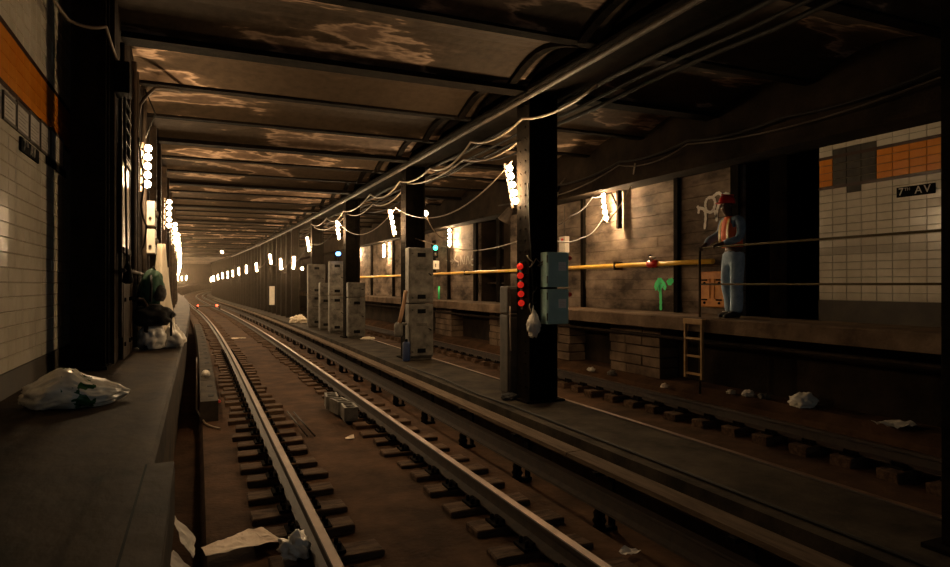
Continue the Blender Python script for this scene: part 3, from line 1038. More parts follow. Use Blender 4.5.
# signal on right wall
root = empty('signal_head', W(7.5, 20.7, 2.35))
m = MB(); m.bbox(-.10, .10, -.06, .10, .30, .78, .01); m.build('housing', 'black', root)
m = MB(); m.lathe([(.085, 0), (.085, .02), (.04, .03)], seg=14, M4=Matrix.Translation((0, -.06, .64)) @ Matrix.Rotation(PI / 2, 4, 'X')); m.build('green_lens', 'greenlamp', root)
m = MB(); m.lathe([(.07, 0), (.07, .02), (.03, .03)], seg=14, M4=Matrix.Translation((0, -.06, .42)) @ Matrix.Rotation(PI / 2, 4, 'X')); m.build('dark_lens', 'frame', root)
m = MB(); m.bbox(-.13, .13, -.09, -.05, -.09, .20, .008); m.build('number_plate', 'white', root)
m = MB(); m.box(-.015, .015, -.095, -.089, -.02, .1); m.build('plate_mark', 'black', root)
m = MB(); m.box(-.03, .03, -.04, .2, -.2, .9); m.build('bracket', 'steel', root)
tag(root, 'black signal with a glowing green lens above a white plate', 'signal')

# small white box on close columns
root = empty('white_box', W(4.0, 36.0, 0.95))
m = MB(); m.bbox(-.13, .13, -.08, .08, -.3, .70, .015); m.build('body', 'white', root)
m = MB(); m.bbox(-.10, .10, -.09, -.075, -.25, .2, .006); m.build('lower_door', 'white', root)
m = MB(); m.bbox(-.10, .10, -.09, -.075, .25, .65, .006); m.build('upper_door', 'white', root)
tag(root, 'narrow white box mounted on the close-set columns', 'box')

# yellow pipe along the right wall
m = MB(); m.tube([W(7.58, y, 2.10) for y in [7.9, 9, 11, 13, 15, 17, 19, 21, 23, 26, 29, 32, 35]], .042, 10)
yp = m.build('yellow_pipe', 'yellow'); tag(yp, 'long yellow pipe along the right wall behind the catwalk', 'pipe')
for y in (10.5, 14.0, 18.2, 22):
    m = MB(); m.box(7.53, 7.74, y - .02, y + .02, 2.02, 2.18, warp=True); m.build('clamp', 'rust', yp)
# valve on pipe
root = empty('pipe_valve', (7.55, 9.35, 2.10))
m = MB(); m.lathe([(.06, -.12), (.075, -.06), (.06, 0), (.075, .06), (.06, .12)], seg=12, M4=Matrix.Rotation(PI / 2, 4, 'X')); m.build('body', 'redplastic', root)
m = MB(); m.tube([(0, -.02, 0), (-.1, -.05, .12), (-.12, -.22, .10)], .02, 8); m.build('lever', 'white', root)
m = MB(); m.tube([(0, 0, 0), (-.06, .02, .16)], .03, 8); m.build('stem', 'black', root)
tag(root, 'dark red valve with a pale lever on the yellow pipe', 'valve')


# ---------------------------------------------------------------- graffiti
def strokes(name, lines, X, width, material, parent, label):
    m = MB()
    for pts in lines:
        P = [Vector((0, a, b_)) for a, b_ in pts]
        # smooth by Catmull-Rom
        Q = []
        for i in range(len(P) - 1):
            p0 = P[max(0, i - 1)]; p1 = P[i]; p2 = P[i + 1]; p3 = P[min(len(P) - 1, i + 2)]
            for k in range(5):
                t = k / 5
                Q.append(0.5 * ((2 * p1) + (-p0 + p2) * t + (2 * p0 - 5 * p1 + 4 * p2 - p3) * t * t + (-p0 + 3 * p1 - 3 * p2 + p3) * t ** 3))
        Q.append(P[-1])
        L = []; R = []
        for i, q in enumerate(Q):
            a = Q[max(0, i - 1)]; b_ = Q[min(len(Q) - 1, i + 1)]
            t = (b_ - a).normalized(); n_ = Vector((0, -t.z, t.y))
            wv = width * (.75 + .35 * math.sin(i * 1.3) ** 2) / 2
            if i in (0, len(Q) - 1): wv *= .6
            L.append(q + n_ * wv); R.append(q - n_ * wv)
        for i in range(len(Q) - 1):
            for dx in (0.0,):
                m.quad((X + sh(L[i].y), L[i].y, L[i].z), (X + sh(R[i].y), R[i].y, R[i].z), (X + sh(R[i + 1].y), R[i + 1].y, R[i + 1].z), (X + sh(L[i + 1].y), L[i + 1].y, L[i + 1].z))
                m.quad((X + .003 + sh(L[i].y), L[i].y, L[i].z), (X + .003 + sh(R[i].y), R[i].y, R[i].z), (X + .003 + sh(R[i + 1].y), R[i + 1].y, R[i + 1].z), (X + .003 + sh(L[i + 1].y), L[i + 1].y, L[i + 1].z))
    o = m.build(name, material, parent)
    o['label'] = label
    return o


GX = 7.707
strokes('graffiti_tag', [
    [(8.398, 3.048), (8.358, 2.987), (8.372, 2.917)], [(8.358, 3.01), (8.241, 2.974), (8.202, 2.853), (8.228, 2.644)],
    [(8.164, 3.152), (8.209, 3.064), (8.177, 2.944), (8.063, 2.918), (7.989, 3.039), (8.038, 3.146), (8.164, 3.152)],
    [(8.038, 3.16), (7.927, 3.205), (7.854, 3.168), (7.866, 3.093), (7.927, 2.986), (7.964, 2.852), (7.952, 2.75)],
    [(7.854, 3.114), (7.776, 3.172), (7.688, 3.147)], [(7.711, 3.06), (7.63, 3.121), (7.595, 3.046)],
    [(8.05, 2.96), (7.99, 2.90), (7.96, 2.80)]], GX, .055, 'graf_white', wr2, 'white spray-painted tag above the orange panel')
strokes('graffiti_scrawl', [[(7.60, 2.86), (7.53, 2.80), (7.46, 2.82)], [(7.58, 2.775), (7.5, 2.73), (7.44, 2.74)]], GX, .05, 'graf_gray', wr2, 'faint gray scrawl right of the white tag')
strokes('green_arrow', [
    [(9.353, 1.837), (9.47, 1.707), (9.43, 1.63)], [(9.353, 1.837), (9.21, 1.707), (9.238, 1.636)],
    [(9.36, 1.80), (9.36, 1.70), (9.37, 1.60)], [(9.42, 1.72), (9.36, 1.70), (9.26, 1.71)], [(9.34, 1.70), (9.324, 1.45), (9.324, 1.26)]], GX, .075, 'graf_green', wr2, 'bright green spray-painted arrow')
strokes('green_blob', [[(9.14, 1.81), (9.083, 1.741), (8.99, 1.82)], [(9.12, 1.80), (9.05, 1.80), (9.0, 1.82)]], GX, .075, 'graf_green', wr2, 'small green spray-painted heart')
strokes('gray_scrawl', [[(20.156, 2.544), (19.511, 2.492), (19.669, 2.573)], [(19.511, 2.492), (19.669, 2.422)],
                        [(19.278, 2.713), (19.386, 2.545), (19.081, 2.449), (19.126, 2.326)], [(18.901, 2.668), (18.901, 2.359)],
                        [(18.901, 2.668), (18.637, 2.379), (18.579, 2.655)], [(18.464, 2.346), (18.323, 2.616), (18.183, 2.366)],
                        [(18.044, 2.632), (18.072, 2.362), (17.8, 2.327)], [(18.044, 2.497), (17.841, 2.505)]], GX, .05, 'graf_gray', wr2, 'faded scrawl with an arrow beside the signal')
m = MB(); m.tube([W(7.5, 20.3, 1.24), W(7.5, 20.3, 1.68)], .035, 8)
tag(m.build('green_post', 'graf_green'), 'short bright green post on the catwalk below the signal', 'post')

# orange rusty panel behind the person
root = empty('rusty_plaque', (7.66, 7.98, 1.36))
m = MB(); m.bbox(-.03, .03, -.27, .27, 0, .58, .025); m.build('plate', 'panel_orange', root)
for (yy, zz) in ((-.16, .12), (.16, .12), (-.16, .44), (.16, .44)):
    m = MB(); m.bbox(-.055, -.025, yy - .055, yy + .055, zz - .012, zz + .012, .006); m.build('hook', 'steel', root)
    m = MB(); m.lathe([(.022, 0), (.018, .02), (.004, .025)], seg=8, M4=Matrix.Translation((-.03, yy, zz - .05)) @ Matrix.Rotation(-PI / 2, 4, 'Y')); m.build('bolt', 'steel', root)
for yy in (-.05, .05):
    m = MB(); m.bbox(-.045, -.025, yy - .012, yy + .012, .14, .46, .004); m.build('raised_rib', 'panel_orange', root)
tag(root, 'rusty orange panel with dark hooks behind the worker', 'panel')

# handrail and post on the catwalk
root = empty('handrail', (6.86, 7.18, 0.1))
m = MB(); m.tube([(0, .24, 0.0), (0, .24, 2.18)], .018, 8); m.build('end_post', 'rail_yellow', root)
m = MB(); m.tube([(0, .24, 2.17), (0, -9.4, 2.17)], .014, 8); m.build('top_rail', 'rail_yellow', root)
m = MB(); m.tube([(0, .24, 1.63), (0, -9.4, 1.63)], .013, 8); m.build('middle_rail', 'rail_yellow', root)
for yy in (-4.6, -7.2):
    m = MB(); m.tube([(0, yy, 1.14), (0, yy, 2.17)], .018, 8); m.build('post', 'rail_yellow', root)
tag(root, 'two-bar dull yellow handrail along the catwalk edge', 'handrail')

# ladder
root = empty('ladder', (6.71, 7.39, 0.34), (0, 0, 0))
for yy in (-.17, .17):
    m = MB(); m.bbox(-.015, .03, yy - .018, yy + .018, 0, .86, .004); m.build('stile', 'ladder', root)
for zz in (.07, .33, .59):
    m = MB(); m.bbox(-.012, .02, -.16, .16, zz - .016, zz + .016, .004); m.build('rung', 'ladder', root)
m = MB(); m.bbox(-.02, .06, -.20, .20, .80, .88, .006); m.build('top_plate', 'ladder', root)
tag(root, 'short orange-brown ladder hanging from the catwalk edge', 'ladder')

# ---------------------------------------------------------------- left wall equipment
root = empty('wall_panel', (-0.72, 7.55, 2.1))
m = MB(); m.bbox(0, .03, -.34, .38, 0, .86, .006); m.build('enamel_sheet', 'enamel', root)
for (a, b_) in ((-.40, -.34), (.38, .44)):
    m = MB(); m.bbox(0, .035, a, b_, -.9, 1.75, .004); m.build('upright', 'rust', root)
m = MB(); m.bbox(0, .05, -.34, .38, .86, .92, .004); m.build('rail', 'rust', root)
m = MB(); m.bbox(0, .05, -.34, .38, -.06, 0, .004); m.build('rail', 'rust', root)
for k in range(5):
    m = MB(); m.v = [(.0, -.34, 1.0 + .14 * k), (.0, .38, 1.0 + .14 * k), (.05, .38, .93 + .14 * k), (.05, -.34, .93 + .14 * k), (.0, -.34, 1.02 + .14 * k), (.0, .38, 1.02 + .14 * k), (.05, .38, .95 + .14 * k), (.05, -.34, .95 + .14 * k)]
    for q in ((0, 3, 2, 1), (4, 5, 6, 7), (0, 1, 5, 4), (1, 2, 6, 5), (2, 3, 7, 6), (3, 0, 4, 7)): m.face(q)
    m.build('louver_slat', 'rust', root)
tag(root, 'pale enamel panel below slanting louver slats on the left wall', 'panel')
root = empty('utility_door', (-0.715, 8.0, 0.97))
m = MB(); m.bbox(0, .03, -.7, -.02, 0, .78, .005); m.build('door_leaf', 'rust', root)
m = MB(); m.bbox(0, .03, .02, .7, 0, .78, .005); m.build('door_leaf', 'rust', root)
for yy in (-.6, -.1, .1, .6):
    for zz in (.15, .6):
        m = MB(); m.bbox(.03, .045, yy - .03, yy + .03, zz - .02, zz + .02, .004); m.build('hinge', 'steel', root)
tag(root, 'low rusty double door under the wall pipe on the left', 'door panel')
m = MB(); m.tube([(-.66, 6.98, 1.86), (-.64, 8, 1.86), (-.62, 9.9, 1.84)], .022, 8)
tag(m.build('wall_pipe', 'conduit'), 'bright horizontal pipe along the left wall above the rusty door', 'pipe')
m = MB(); m.tube([(-.70, 8.25, 1.55), (-.58, 8.25, 1.55), (-.55, 8.3, 1.5), (-.55, 8.3, .97)], .025, 8)
tag(m.build('bent_pipe', 'rust'), 'bent rusty pipe coming down to the platform on the left', 'pipe')
m = MB(); m.tube([(-.66, 7.08, 3.6), (-.64, 7.08, 2.1), (-.63, 7.08, 1.9)], [.012, .012, .012], 6)
tag(m.build('hanging_line', 'cable'), 'dark cord hanging before the pale left panel', 'cord')
m = MB(); m.lathe([(.012, .2), (.03, .14), (.05, .02), (.05, 0), (.02, -.02)], cx=-.63, cy=7.08, seg=10)
o = m.build('cone_weight', 'black'); o.location = (0, 0, 1.75); tag(o, 'black cone-shaped weight at the end of the dark cord', 'weight')
for (y, r, lb) in ((8.35, .03, 'vertical conduit just right of the pale left panel'), (8.75, .022, 'thin vertical conduit left of the first bulb strip'), (9.9, .03, 'vertical conduit behind the white wall boxes')):
    m = MB(); m.tube([(-.68, y, 1.0), (-.68, y, 4.3)], r, 8)
    tag(m.build('wall_conduit', 'conduit'), lb, 'conduit')
for (z, lb) in ((2.55, 'upper white junction box below the first bulb strip'), (2.16, 'lower white junction box below the first bulb strip')):
    root = empty('junction_box', (-.66, 10.1, z))
    m = MB(); m.bbox(0, .11, -.15, .15, 0, .34, .012); m.build('body', 'white', root)
    m = MB(); m.lathe([(.05, 0), (.045, .03), (.01, .04)], seg=12, M4=Matrix.Translation((.11, -.02, .17)) @ Matrix.Rotation(PI / 2, 4, 'Y')); m.build('dial', 'darkbox', root)
    m = MB(); m.lathe([(.02, 0), (.02, .03)], seg=8, M4=Matrix.Translation((.05, -.15, .1)) @ Matrix.Rotation(PI / 2, 4, 'X')); m.build('conduit_hub', 'darkbox', root)
    tag(root, lb, 'box', 'white wall boxes')
cable('loop_cable', [(-.66, 8.7, 3.5), (-.6, 8.72, 3.0), (-.64, 8.75, 2.7), (-.58, 8.8, 2.45), (-.66, 9.4, 2.2)], .012, 'cable', 'dark looping cable on the left wall beside the first bulb strip', n=5, droop=.05)
cable('lamp_feed', [(-.62, 9.1, 4.2), (-.5, 9.12, 3.9), (-.62, 9.2, 3.6)], .010, 'cable', 'short feed cable above the first left bulb strip', n=4)
cable('curved_conduit', [(-.7, 8.9, 3.55), (-.66, 8.92, 3.95), (-.5, 9.0, 4.2), (-.2, 9.3, 4.27)], .02, 'conduit', 'pale conduit curving from the left wall onto the ceiling', n=4, droop=-.02)
cable('corner_cable', [(-1.14, 5.0, 4.3), (-1.12, 5.7, 4.1), (-1.0, 6.3, 3.95), (-.74, 6.42, 3.98), (-.70, 7.0, 3.85), (-.7, 7.2, 3.6)], .014, 'palecable', 'cable sagging past the top of the black left column', n=5, droop=.03)
root = empty('dark_bracket', (-.70, 7.0, 3.55)); m = MB(); m.bbox(-.03, .10, -.1, .15, 0, .3, .01); m.build('box', 'steel', root)
m = MB(); m.tube([(.03, 0, .3), (.03, 0, .5)], .02, 8); m.build('conduit', 'steel', root); tag(root, 'dark box high on the left wall beside the black column', 'box')
for y in (11.6, 13.0, 15.5, 17.0, 19.8, 23.5, 27.3, 31, 35, 39, 43, 47):
    m = MB(); m.box(-.72, -.62, y, y + .12, .97, 4.3, warp=True); m.build('wall_post', 'rust', wl2)

# posters
root = empty('poster_frame', (-1.171, 6.05, 2.80))
ybs = [(-1.02, -.70), (-.68, -.33), (-.31, .03), (.05, .42), (.44, 1.0)]
for k, (a, b_) in enumerate(ybs):
    z1 = .17 + .022 * k
    m = MB()
    m.box(0, .014, a, b_, 0, .02); m.box(0, .014, a, b_, z1, z1 + .02); m.box(0, .014, a, a + .012, .02, z1); m.box(0, .014, b_ - .012, b_, .02, z1)
    fr = m.build('frame', 'frame', root)
    m = MB(); m.box(0.002, .009, a + .012, b_ - .012, .02, z1); m.build('poster', 'poster', fr)
    for q in range(5):
        m = MB(); m.box(.009, .0098, a + .05, b_ - .05 - .03 * (q % 3), .045 + .026 * q, .048 + .026 * q); m.build('printed_line', 'darkbox', root)
tag(root, 'row of five framed pale posters under the orange band on the left', 'poster frame')
m = MB(); m.box(0, .01, -.42, .42, 0, .06); o = m.build('dark_strip', 'black', None, (-1.168, 6.75, 2.74)); tag(o, 'dark strip under the last left poster', 'strip')


def text(body, size, loc, rot, material, parent, name='lettering', spacing=1.1):
    cu = bpy.data.curves.new(name, 'FONT')
    cu.body = body; cu.size = size; cu.extrude = .002; cu.align_x = 'CENTER'; cu.align_y = 'CENTER'; cu.space_character = spacing
    tmp = bpy.data.objects.new('tmp', cu); C.objects.link(tmp)
    dg = bpy.context.evaluated_depsgraph_get()
    me_ = bpy.data.meshes.new_from_object(tmp.evaluated_get(dg))
    bpy.data.objects.remove(tmp)
    me_.materials.clear(); me_.materials.append(M[material])
    o_ = bpy.data.objects.new(name, me_); C.objects.link(o_)
    o_.location = loc; o_.rotation_euler = rot
    o_.parent = parent
    return o_


root = empty('station_sign', (7.735, 4.84, 2.83))
m = MB(); m.bbox(-.01, .005, -.22, .22, -.06, .06, .003); m.build('sign_plate', 'black', root)
text('7', .125, (-.013, .165, 0), (PI / 2, 0, -PI / 2), 'white', root)
text('TH', .05, (-.013, .09, .025), (PI / 2, 0, -PI / 2), 'white', root)
text('AV', .125, (-.013, -.085, 0), (PI / 2, 0, -PI / 2), 'white', root, spacing=1.3)
tag(root, 'black 7TH AV station sign on the right tiled wall', 'sign')
root = empty('station_sign', (-1.168, 5.75, 2.73))
m = MB(); m.bbox(-.002, .012, -.28, .28, -.05, .05, .003); m.build('sign_plate', 'black', root)
text('7', .11, (.015, -.2, 0), (PI / 2, 0, PI / 2), 'graf_gray', root)
text('TH', .045, (.015, -.12, .02), (PI / 2, 0, PI / 2), 'graf_gray', root)
text('AV', .11, (.015, .06, 0), (PI / 2, 0, PI / 2), 'graf_gray', root, spacing=1.3)
tag(root, 'small dark 7TH AV sign under the left posters', 'sign')

# ---------------------------------------------------------------- sacks and bags on the left platform
def sack():
    from mathutils import noise
    root = empty('plastic_sack', (-0.70, 4.66, 0.972), (0, 0, 0.12))
    bm = bmesh.new(); bmesh.ops.create_icosphere(bm, subdivisions=5, radius=1)
    for v in bm.verts:
        p = v.co.copy()
        ax = 0.29
        t = p.x
        prof = (1 - 0.55 * t * t) if t > 0 else 1.12
        nn = noise.noise(p * 3 + Vector((3, 1, 9))) * .10 + noise.noise(Vector((p.x * 3, p.y * 9, p.z * 9))) * .05 + abs(noise.noise(p * 7)) * .05
        q = Vector((p.x * ax, p.y * .20 * prof, p.z * .115 * prof)) * (1 + nn)
        q.z += .05 * math.exp(-((t + .25) / .4) ** 2) - .0
        q.y += .06 * t * t
        if t > .75: q.y *= .75 + (t - .75) * 1.2
        v.co = q
    zmin = -.055
    for v in bm.verts:
        if v.co.z < zmin: v.co.z = zmin + (v.co.z - zmin) * .05
        v.co.z -= zmin
    for f_ in bm.faces: f_.smooth = True
    me_ = bpy.data.meshes.new('sack'); bm.to_mesh(me_); bm.free(); me_.materials.append(M['sackmat'])
    o_ = bpy.data.objects.new('sack_body', me_); C.objects.link(o_); o_.parent = root
    tag(root, 'shiny pale plastic sack with green print lying on the left platform', 'sack')


sm = mat('sack_plastic', (0.62, 0.57, 0.46), 0.25, 0, (0.85, 0.80, 0.68), 9)
nt = sm.node_tree
bs = nt.nodes['Principled BSDF']
tcn = nt.nodes.new('ShaderNodeTexCoord')
mpn = nt.nodes.new('ShaderNodeMapping'); mpn.inputs['Scale'].default_value = (1.0, 1.0, 1.0)
nt.links.new(tcn.outputs['Object'], mpn.inputs['Vector'])
wv = nt.nodes.new('ShaderNodeTexNoise'); wv.inputs['Scale'].default_value = 14; wv.inputs['Detail'].default_value = 1
nt.links.new(mpn.outputs['Vector'], wv.inputs['Vector'])
sep = nt.nodes.new('ShaderNodeSeparateXYZ'); nt.links.new(tcn.outputs['Object'], sep.inputs[0])
m1 = nt.nodes.new('ShaderNodeMath'); m1.operation = 'COMPARE'; m1.inputs[1].default_value = 0.02; m1.inputs[2].default_value = 0.09
nt.links.new(sep.outputs['X'], m1.inputs[0])
m2 = nt.nodes.new('ShaderNodeMath'); m2.operation = 'GREATER_THAN'; m2.inputs[1].default_value = 0.56
nt.links.new(wv.outputs['Fac'], m2.inputs[0])
m3 = nt.nodes.new('ShaderNodeMath'); m3.operation = 'MULTIPLY'
nt.links.new(m1.outputs[0], m3.inputs[0]); nt.links.new(m2.outputs[0], m3.inputs[1])
mxx = nt.nodes.new('ShaderNodeMix'); mxx.data_type = 'RGBA'
old = bs.inputs['Base Color'].links[0].from_socket
nt.links.new(m3.outputs[0], mxx.inputs[0]); nt.links.new(old, mxx.inputs[6]); mxx.inputs[7].default_value = (0.03, 0.10, 0.03, 1)
nt.links.new(mxx.outputs[2], bs.inputs['Base Color'])
M['sackmat'] = sm
sack()

# pile of bags further along
o = crumple('white_bag', 'plasticbag', (-0.50, 8.42, 0.97), (.15, .17, .17), 21, flat=.7, amp=.16); tag(o, 'full white plastic bag at the left of the bag pile bottom', 'bag', 'white bags under the backpack')
o = crumple('white_bag', 'plasticbag', (-0.28, 8.55, 0.97), (.13, .17, .15), 22, flat=.7, amp=.18, knot=True); tag(o, 'tied white plastic bag at the track side of the pile bottom', 'bag', 'white bags under the backpack')
o = crumple('black_bag', 'blackfab', (-0.50, 8.40, 1.24), (.22, .2, .14), 23, flat=.8, amp=.12); tag(o, 'black duffel bag on top of the white bags', 'bag')
m = MB(); m.bbox(-.012, .012, -.01, .01, -.28, 0, .004); o = m.build('bag_strap', 'blackfab', None, (-.29, 8.33, 1.40)); tag(o, 'black strap hanging from the duffel bag', 'strap')
root = empty('backpack', (-0.50, 8.42, 1.50), (0, .05, .5))
o = crumple('body', 'greenfab', (0, 0, 0), (.13, .12, .22), 24, flat=.8, amp=.08, parent=root)
o = crumple('front_pocket', 'graybox', (.04, -.09, .03), (.08, .06, .11), 25, flat=.8, amp=.08, parent=root)
m = MB(); m.tube([(-.06, -.08, .33), (-.08, -.14, .2), (-.07, -.12, .02)], .014, 6); m.build('shoulder_strap', 'blackfab', root)
m = MB(); m.tube([(-.03, 0, .38), (0, 0, .44), (.03, 0, .38)], .01, 6); m.build('top_handle', 'blackfab', root)
tag(root, 'green and gray backpack standing on the black bag', 'backpack')
o = crumple('dark_coat', 'blackfab', (-0.56, 8.8, 1.28), (.12, .2, .3), 29, flat=.9, amp=.16); tag(o, 'dark coat heaped behind the green backpack', 'coat')


def drape(name, x, y, z0, z1, w_top, w_bot, seed, material):
    from mathutils import noise
    m = MB(); m.smooth = True
    rows, cols = 14, 22
    n0 = 0
    for j in range(rows + 1):
        t = j / rows
        ww = w_top + (w_bot - w_top) * (1 - t) ** 1.3
        for i in range(cols):
            a = 2 * PI * i / cols
            fold = 1 + .22 * math.sin(a * 5 + seed) * (1 - t * .6) + .12 * noise.noise(Vector((a, t * 3, seed)))
            m.v.append((x + math.cos(a) * ww * .5 * fold, y + math.sin(a) * ww * .8 * fold, z0 + (z1 - z0) * t))
    for j in range(rows):
        for i in range(cols):
            a = j * cols + i; b_ = j * cols + (i + 1) % cols
            m.face((a, b_, b_ + cols, a + cols))
    m.face(list(range(cols))[::-1]); m.face([rows * cols + i for i in range(cols)])
    return m.build(name, material)


o = drape('pale_tarp', -0.46, 9.75, 0.97, 2.28, .10, .36, 3, 'tarp'); tag(o, 'tall pale tarp draped against the left wall behind the backpack', 'tarp')
o = drape('pale_sheet', -0.50, 11.4, 0.97, 2.0, .12, .26, 8, 'tarp'); tag(o, 'lower pale sheet draped further along the left wall', 'tarp')


# ---------------------------------------------------------------- litter
def paper(name, outline, loc, seed, material, label, cat='paper', amp=.02, rot=(0, 0, 0), group=None):
    from mathutils import noise
    bm = bmesh.new()
    vs = [bm.verts.new((x, y, 0)) for x, y in outline]
    bm.faces.new(vs)
    bmesh.ops.triangulate(bm, faces=bm.faces[:])
    for _ in range(3): bmesh.ops.subdivide_edges(bm, edges=bm.edges[:], cuts=1, use_grid_fill=True)
    for v in bm.verts:
        p = v.co * 9 + Vector((seed, seed * 2, 0))
        v.co.z = .012 + abs(noise.noise(p)) * amp * 1.6 + abs(noise.noise(p * 2.7)) * amp * .8
    r = bmesh.ops.solidify(bm, geom=bm.faces[:], thickness=.002)
    me_ = bpy.data.meshes.new(name); bm.to_mesh(me_); bm.free(); me_.materials.append(M[material])
    o_ = bpy.data.objects.new(name, me_); C.objects.link(o_)
    o_.location = loc; o_.rotation_euler = rot
    tag(o_, label, cat, group)
    return o_


paper('kraft_paper', [(-.28, -.02), (-.25, -.18), (-.145, -.175), (.04, -.144), (.273, -.127), (.241, -.03), (.123, 0), (.104, .11), (.154, .2), (.052, .2), (-.095, .094)], (0.30, 5.0, -0.172), 3, 'paper', 'crumpled sheet of brown paper on the trackbed, nearest', amp=.010)
o = crumple('crumpled_bag', 'plasticbag', (0.625, 4.60, -0.165), (.085, .11, .085), 31, flat=.5, amp=.35); tag(o, 'crumpled pinkish plastic bag against the left rail', 'bag'); o.rotation_euler = (0, 0, .5)
o = paper('leaning_paper', [(-.16, .05), (.16, .22), (.14, -.22), (.0, -.20)], (-0.12, 4.85, 0.02), 7, 'white', 'torn white paper leaning against the platform face, farther one', rot=(.0, 1.0, .0), amp=.02)
o = paper('leaning_paper', [(-.16, -.1), (.16, -.26), (.17, .2), (-.12, .14)], (-0.09, 4.15, 0.0), 9, 'white', 'torn white paper leaning against the platform face, nearest the camera', rot=(.0, 1.0, .0), amp=.02)


def cinder(loc, rz, label):
    root = empty('cinder_block', loc, (0, 0, rz))
    m = MB()
    L, Wd, H = .39, .19, .19
    m.box(-L / 2, L / 2, -Wd / 2, -Wd / 2 + .03, 0, H); m.box(-L / 2, L / 2, Wd / 2 - .03, Wd / 2, 0, H)
    for x in (-L / 2, -.015, L / 2 - .03): m.box(x, x + .03, -Wd / 2 + .03, Wd / 2 - .03, 0, H)
    m.box(-L / 2, L / 2, -Wd / 2 + .03, Wd / 2 - .03, 0, .01)
    m.build('body', 'graybox', root)
    tag(root, label, 'block', 'cinder blocks beside the rail')


cinder((1.96, 9.0, -.165), 1.5, 'nearest pale cinder block left of the right-hand rail')
cinder((1.93, 9.5, -.165), 1.7, 'middle pale cinder block left of the right-hand rail')
cinder((1.90, 10.0, -.165), 1.45, 'farthest pale cinder block left of the right-hand rail')
for (a, b_, lb) in (((1.24, 10.0, -.19), (1.27, 8.3, -.19), 'left thin rusty rod lying beside the left rail'), ((1.32, 9.9, -.19), (1.36, 8.25, -.19), 'right thin rusty rod lying beside the left rail')):
    m = MB(); m.tube([a, b_], .012, 6); tag(m.build('steel_rod', 'rust'), lb, 'rod', 'rods')
root = empty('paper_cup', (0.13, 12.7, .075)); m = MB(); m.lathe([(.05, 0), (.07, .13), (.075, .135)], seg=12, M4=Matrix.Rotation(1.3, 4, 'X')); m.build('cup', 'white', root); tag(root, 'white paper cup lying on the cable trough', 'cup')
cable('trough_hose', [(-.03, 16, .05), (-.02, 13, -.05), (-.02, 10.8, -.2), (.1, 9.6, -.2), (.28, 9.3, -.22)], .014, 'palecable', 'pale hose lying along the trough by the platform', n=6, droop=.01)
o = crumple('red_scrap', 'redplastic', (.3, 11.4, -.225), (.05, .05, .03), 33, flat=.6); tag(o, 'small red scrap beside the end of the cable trough', 'scrap')
paper('flat_paper', [(-.25, -.12), (.25, -.1), (.28, .1), (-.2, .12)], W(1.40, 24.5, -.215), 4, 'paper', 'pale paper lying between the rails farther along', amp=.03)
paper('paper_scrap', [(-.08, -.05), (.08, -.04), (.06, .05), (-.07, .06)], W(.45, 19, -.21), 5, 'paper', 'pale scrap lying left of the left rail farther along', amp=.02)
paper('paper_scrap', [(-.06, -.04), (.05, -.04), (.06, .05), (-.05, .04)], (1.75, 8.0, -.215), 6, 'paper', 'tiny pale scrap between the rails near the cinder blocks', amp=.02)
paper('paper_scrap', [(-.07, -.05), (.08, -.03), (.05, .06), (-.06, .04)], (2.82, 3.75, -.20), 8, 'white', 'small pale scrap right of the right-hand rail in front', amp=.03)
paper('paper_scrap', [(-.07, -.04), (.07, -.03), (.05, .05), (-.06, .04)], W(3.5, 13.2, -.335), 11, 'paper', 'yellowish scrap in the gutter before the double cabinet', amp=.03)
paper('white_sheet', [(-.2, -.16), (.17, -.18), (.2, .15), (-.16, .17)], (7.22, 4.75, .125), 12, 'white', 'white sheet on the ground below the tiled wall at right', amp=.04)
o = crumple('plastic_bag', 'plasticbag', (7.3, 6.02, .12), (.16, .14, .11), 35, flat=.5, amp=.25); tag(o, 'crumpled clear-white bag on the ground under the catwalk', 'bag')
for k, (x, y, s_, mt, lb) in enumerate(((7.28, 6.9, .07, 'white', 'small white crumple of litter under the catwalk below the worker'), (7.3, 6.65, .06, 'graybox', 'small gray crumple of litter under the catwalk below the worker'), (7.2, 7.15, .05, 'tarp', 'tiny pale scrap left of the litter below the worker'), (6.98, 8.35, .05, 'paper', 'pale can-sized scrap beside the far rail near the ladder'), (7.05, 9.9, .07, 'graybox', 'gray crumpled litter before the stone blocks left of the ladder'), (7.0, 10.5, .06, 'white', 'white crumpled litter farther left of the ladder'))):
    o = crumple('litter', mt, (x, y, .05 + .07 * (x > 7.1)), (s_, s_ * 1.1, s_ * .7), 40 + k, flat=.5, amp=.4); tag(o, lb, 'litter')
o = crumple('orange_scrap', 'paper', W(4.9, 15.5, .0), (.06, .05, .05), 51, flat=.5, amp=.3); tag(o, 'small pale scrap on the flat duct behind the double cabinet', 'litter')
o = crumple('white_bag', 'tarp', W(4.05, 27.8, .12), (.3, .4, .2), 53, flat=.5, amp=.3); tag(o, 'white bag heaped on the bench beyond the cabinets', 'bag')

# track cart with red lamps
root = empty('track_cart', W(1.54, 50, 0.0))
m = MB(); m.bbox(-.85, .85, -.6, .6, .16, .26, .01); m.build('deck', 'darkbox', root)
for sx in (-.75, .75):
    for sy in (-.4, .4):
        m = MB(); m.lathe([(.12, -.04), (.12, .02), (.15, .03), (.15, .045)], seg=14, M4=Matrix.Translation((sx, sy, .125)) @ Matrix.Rotation(PI / 2 * (1 if sx < 0 else -1), 4, 'Y')); m.build('wheel', 'steel', root)
for sx, s_ in ((-.7, .05), (.55, .075)):
    m = MB(); m.lathe([(.001, -s_), (s_ * .7, -s_ * .7), (s_, 0), (s_ * .7, s_ * .7), (.001, s_)], seg=10, M4=Matrix.Translation((sx, -.62, .26))); m.build('red_lamp', 'tail', root)
tag(root, 'low track cart with two red lamps on the near track far away', 'cart')

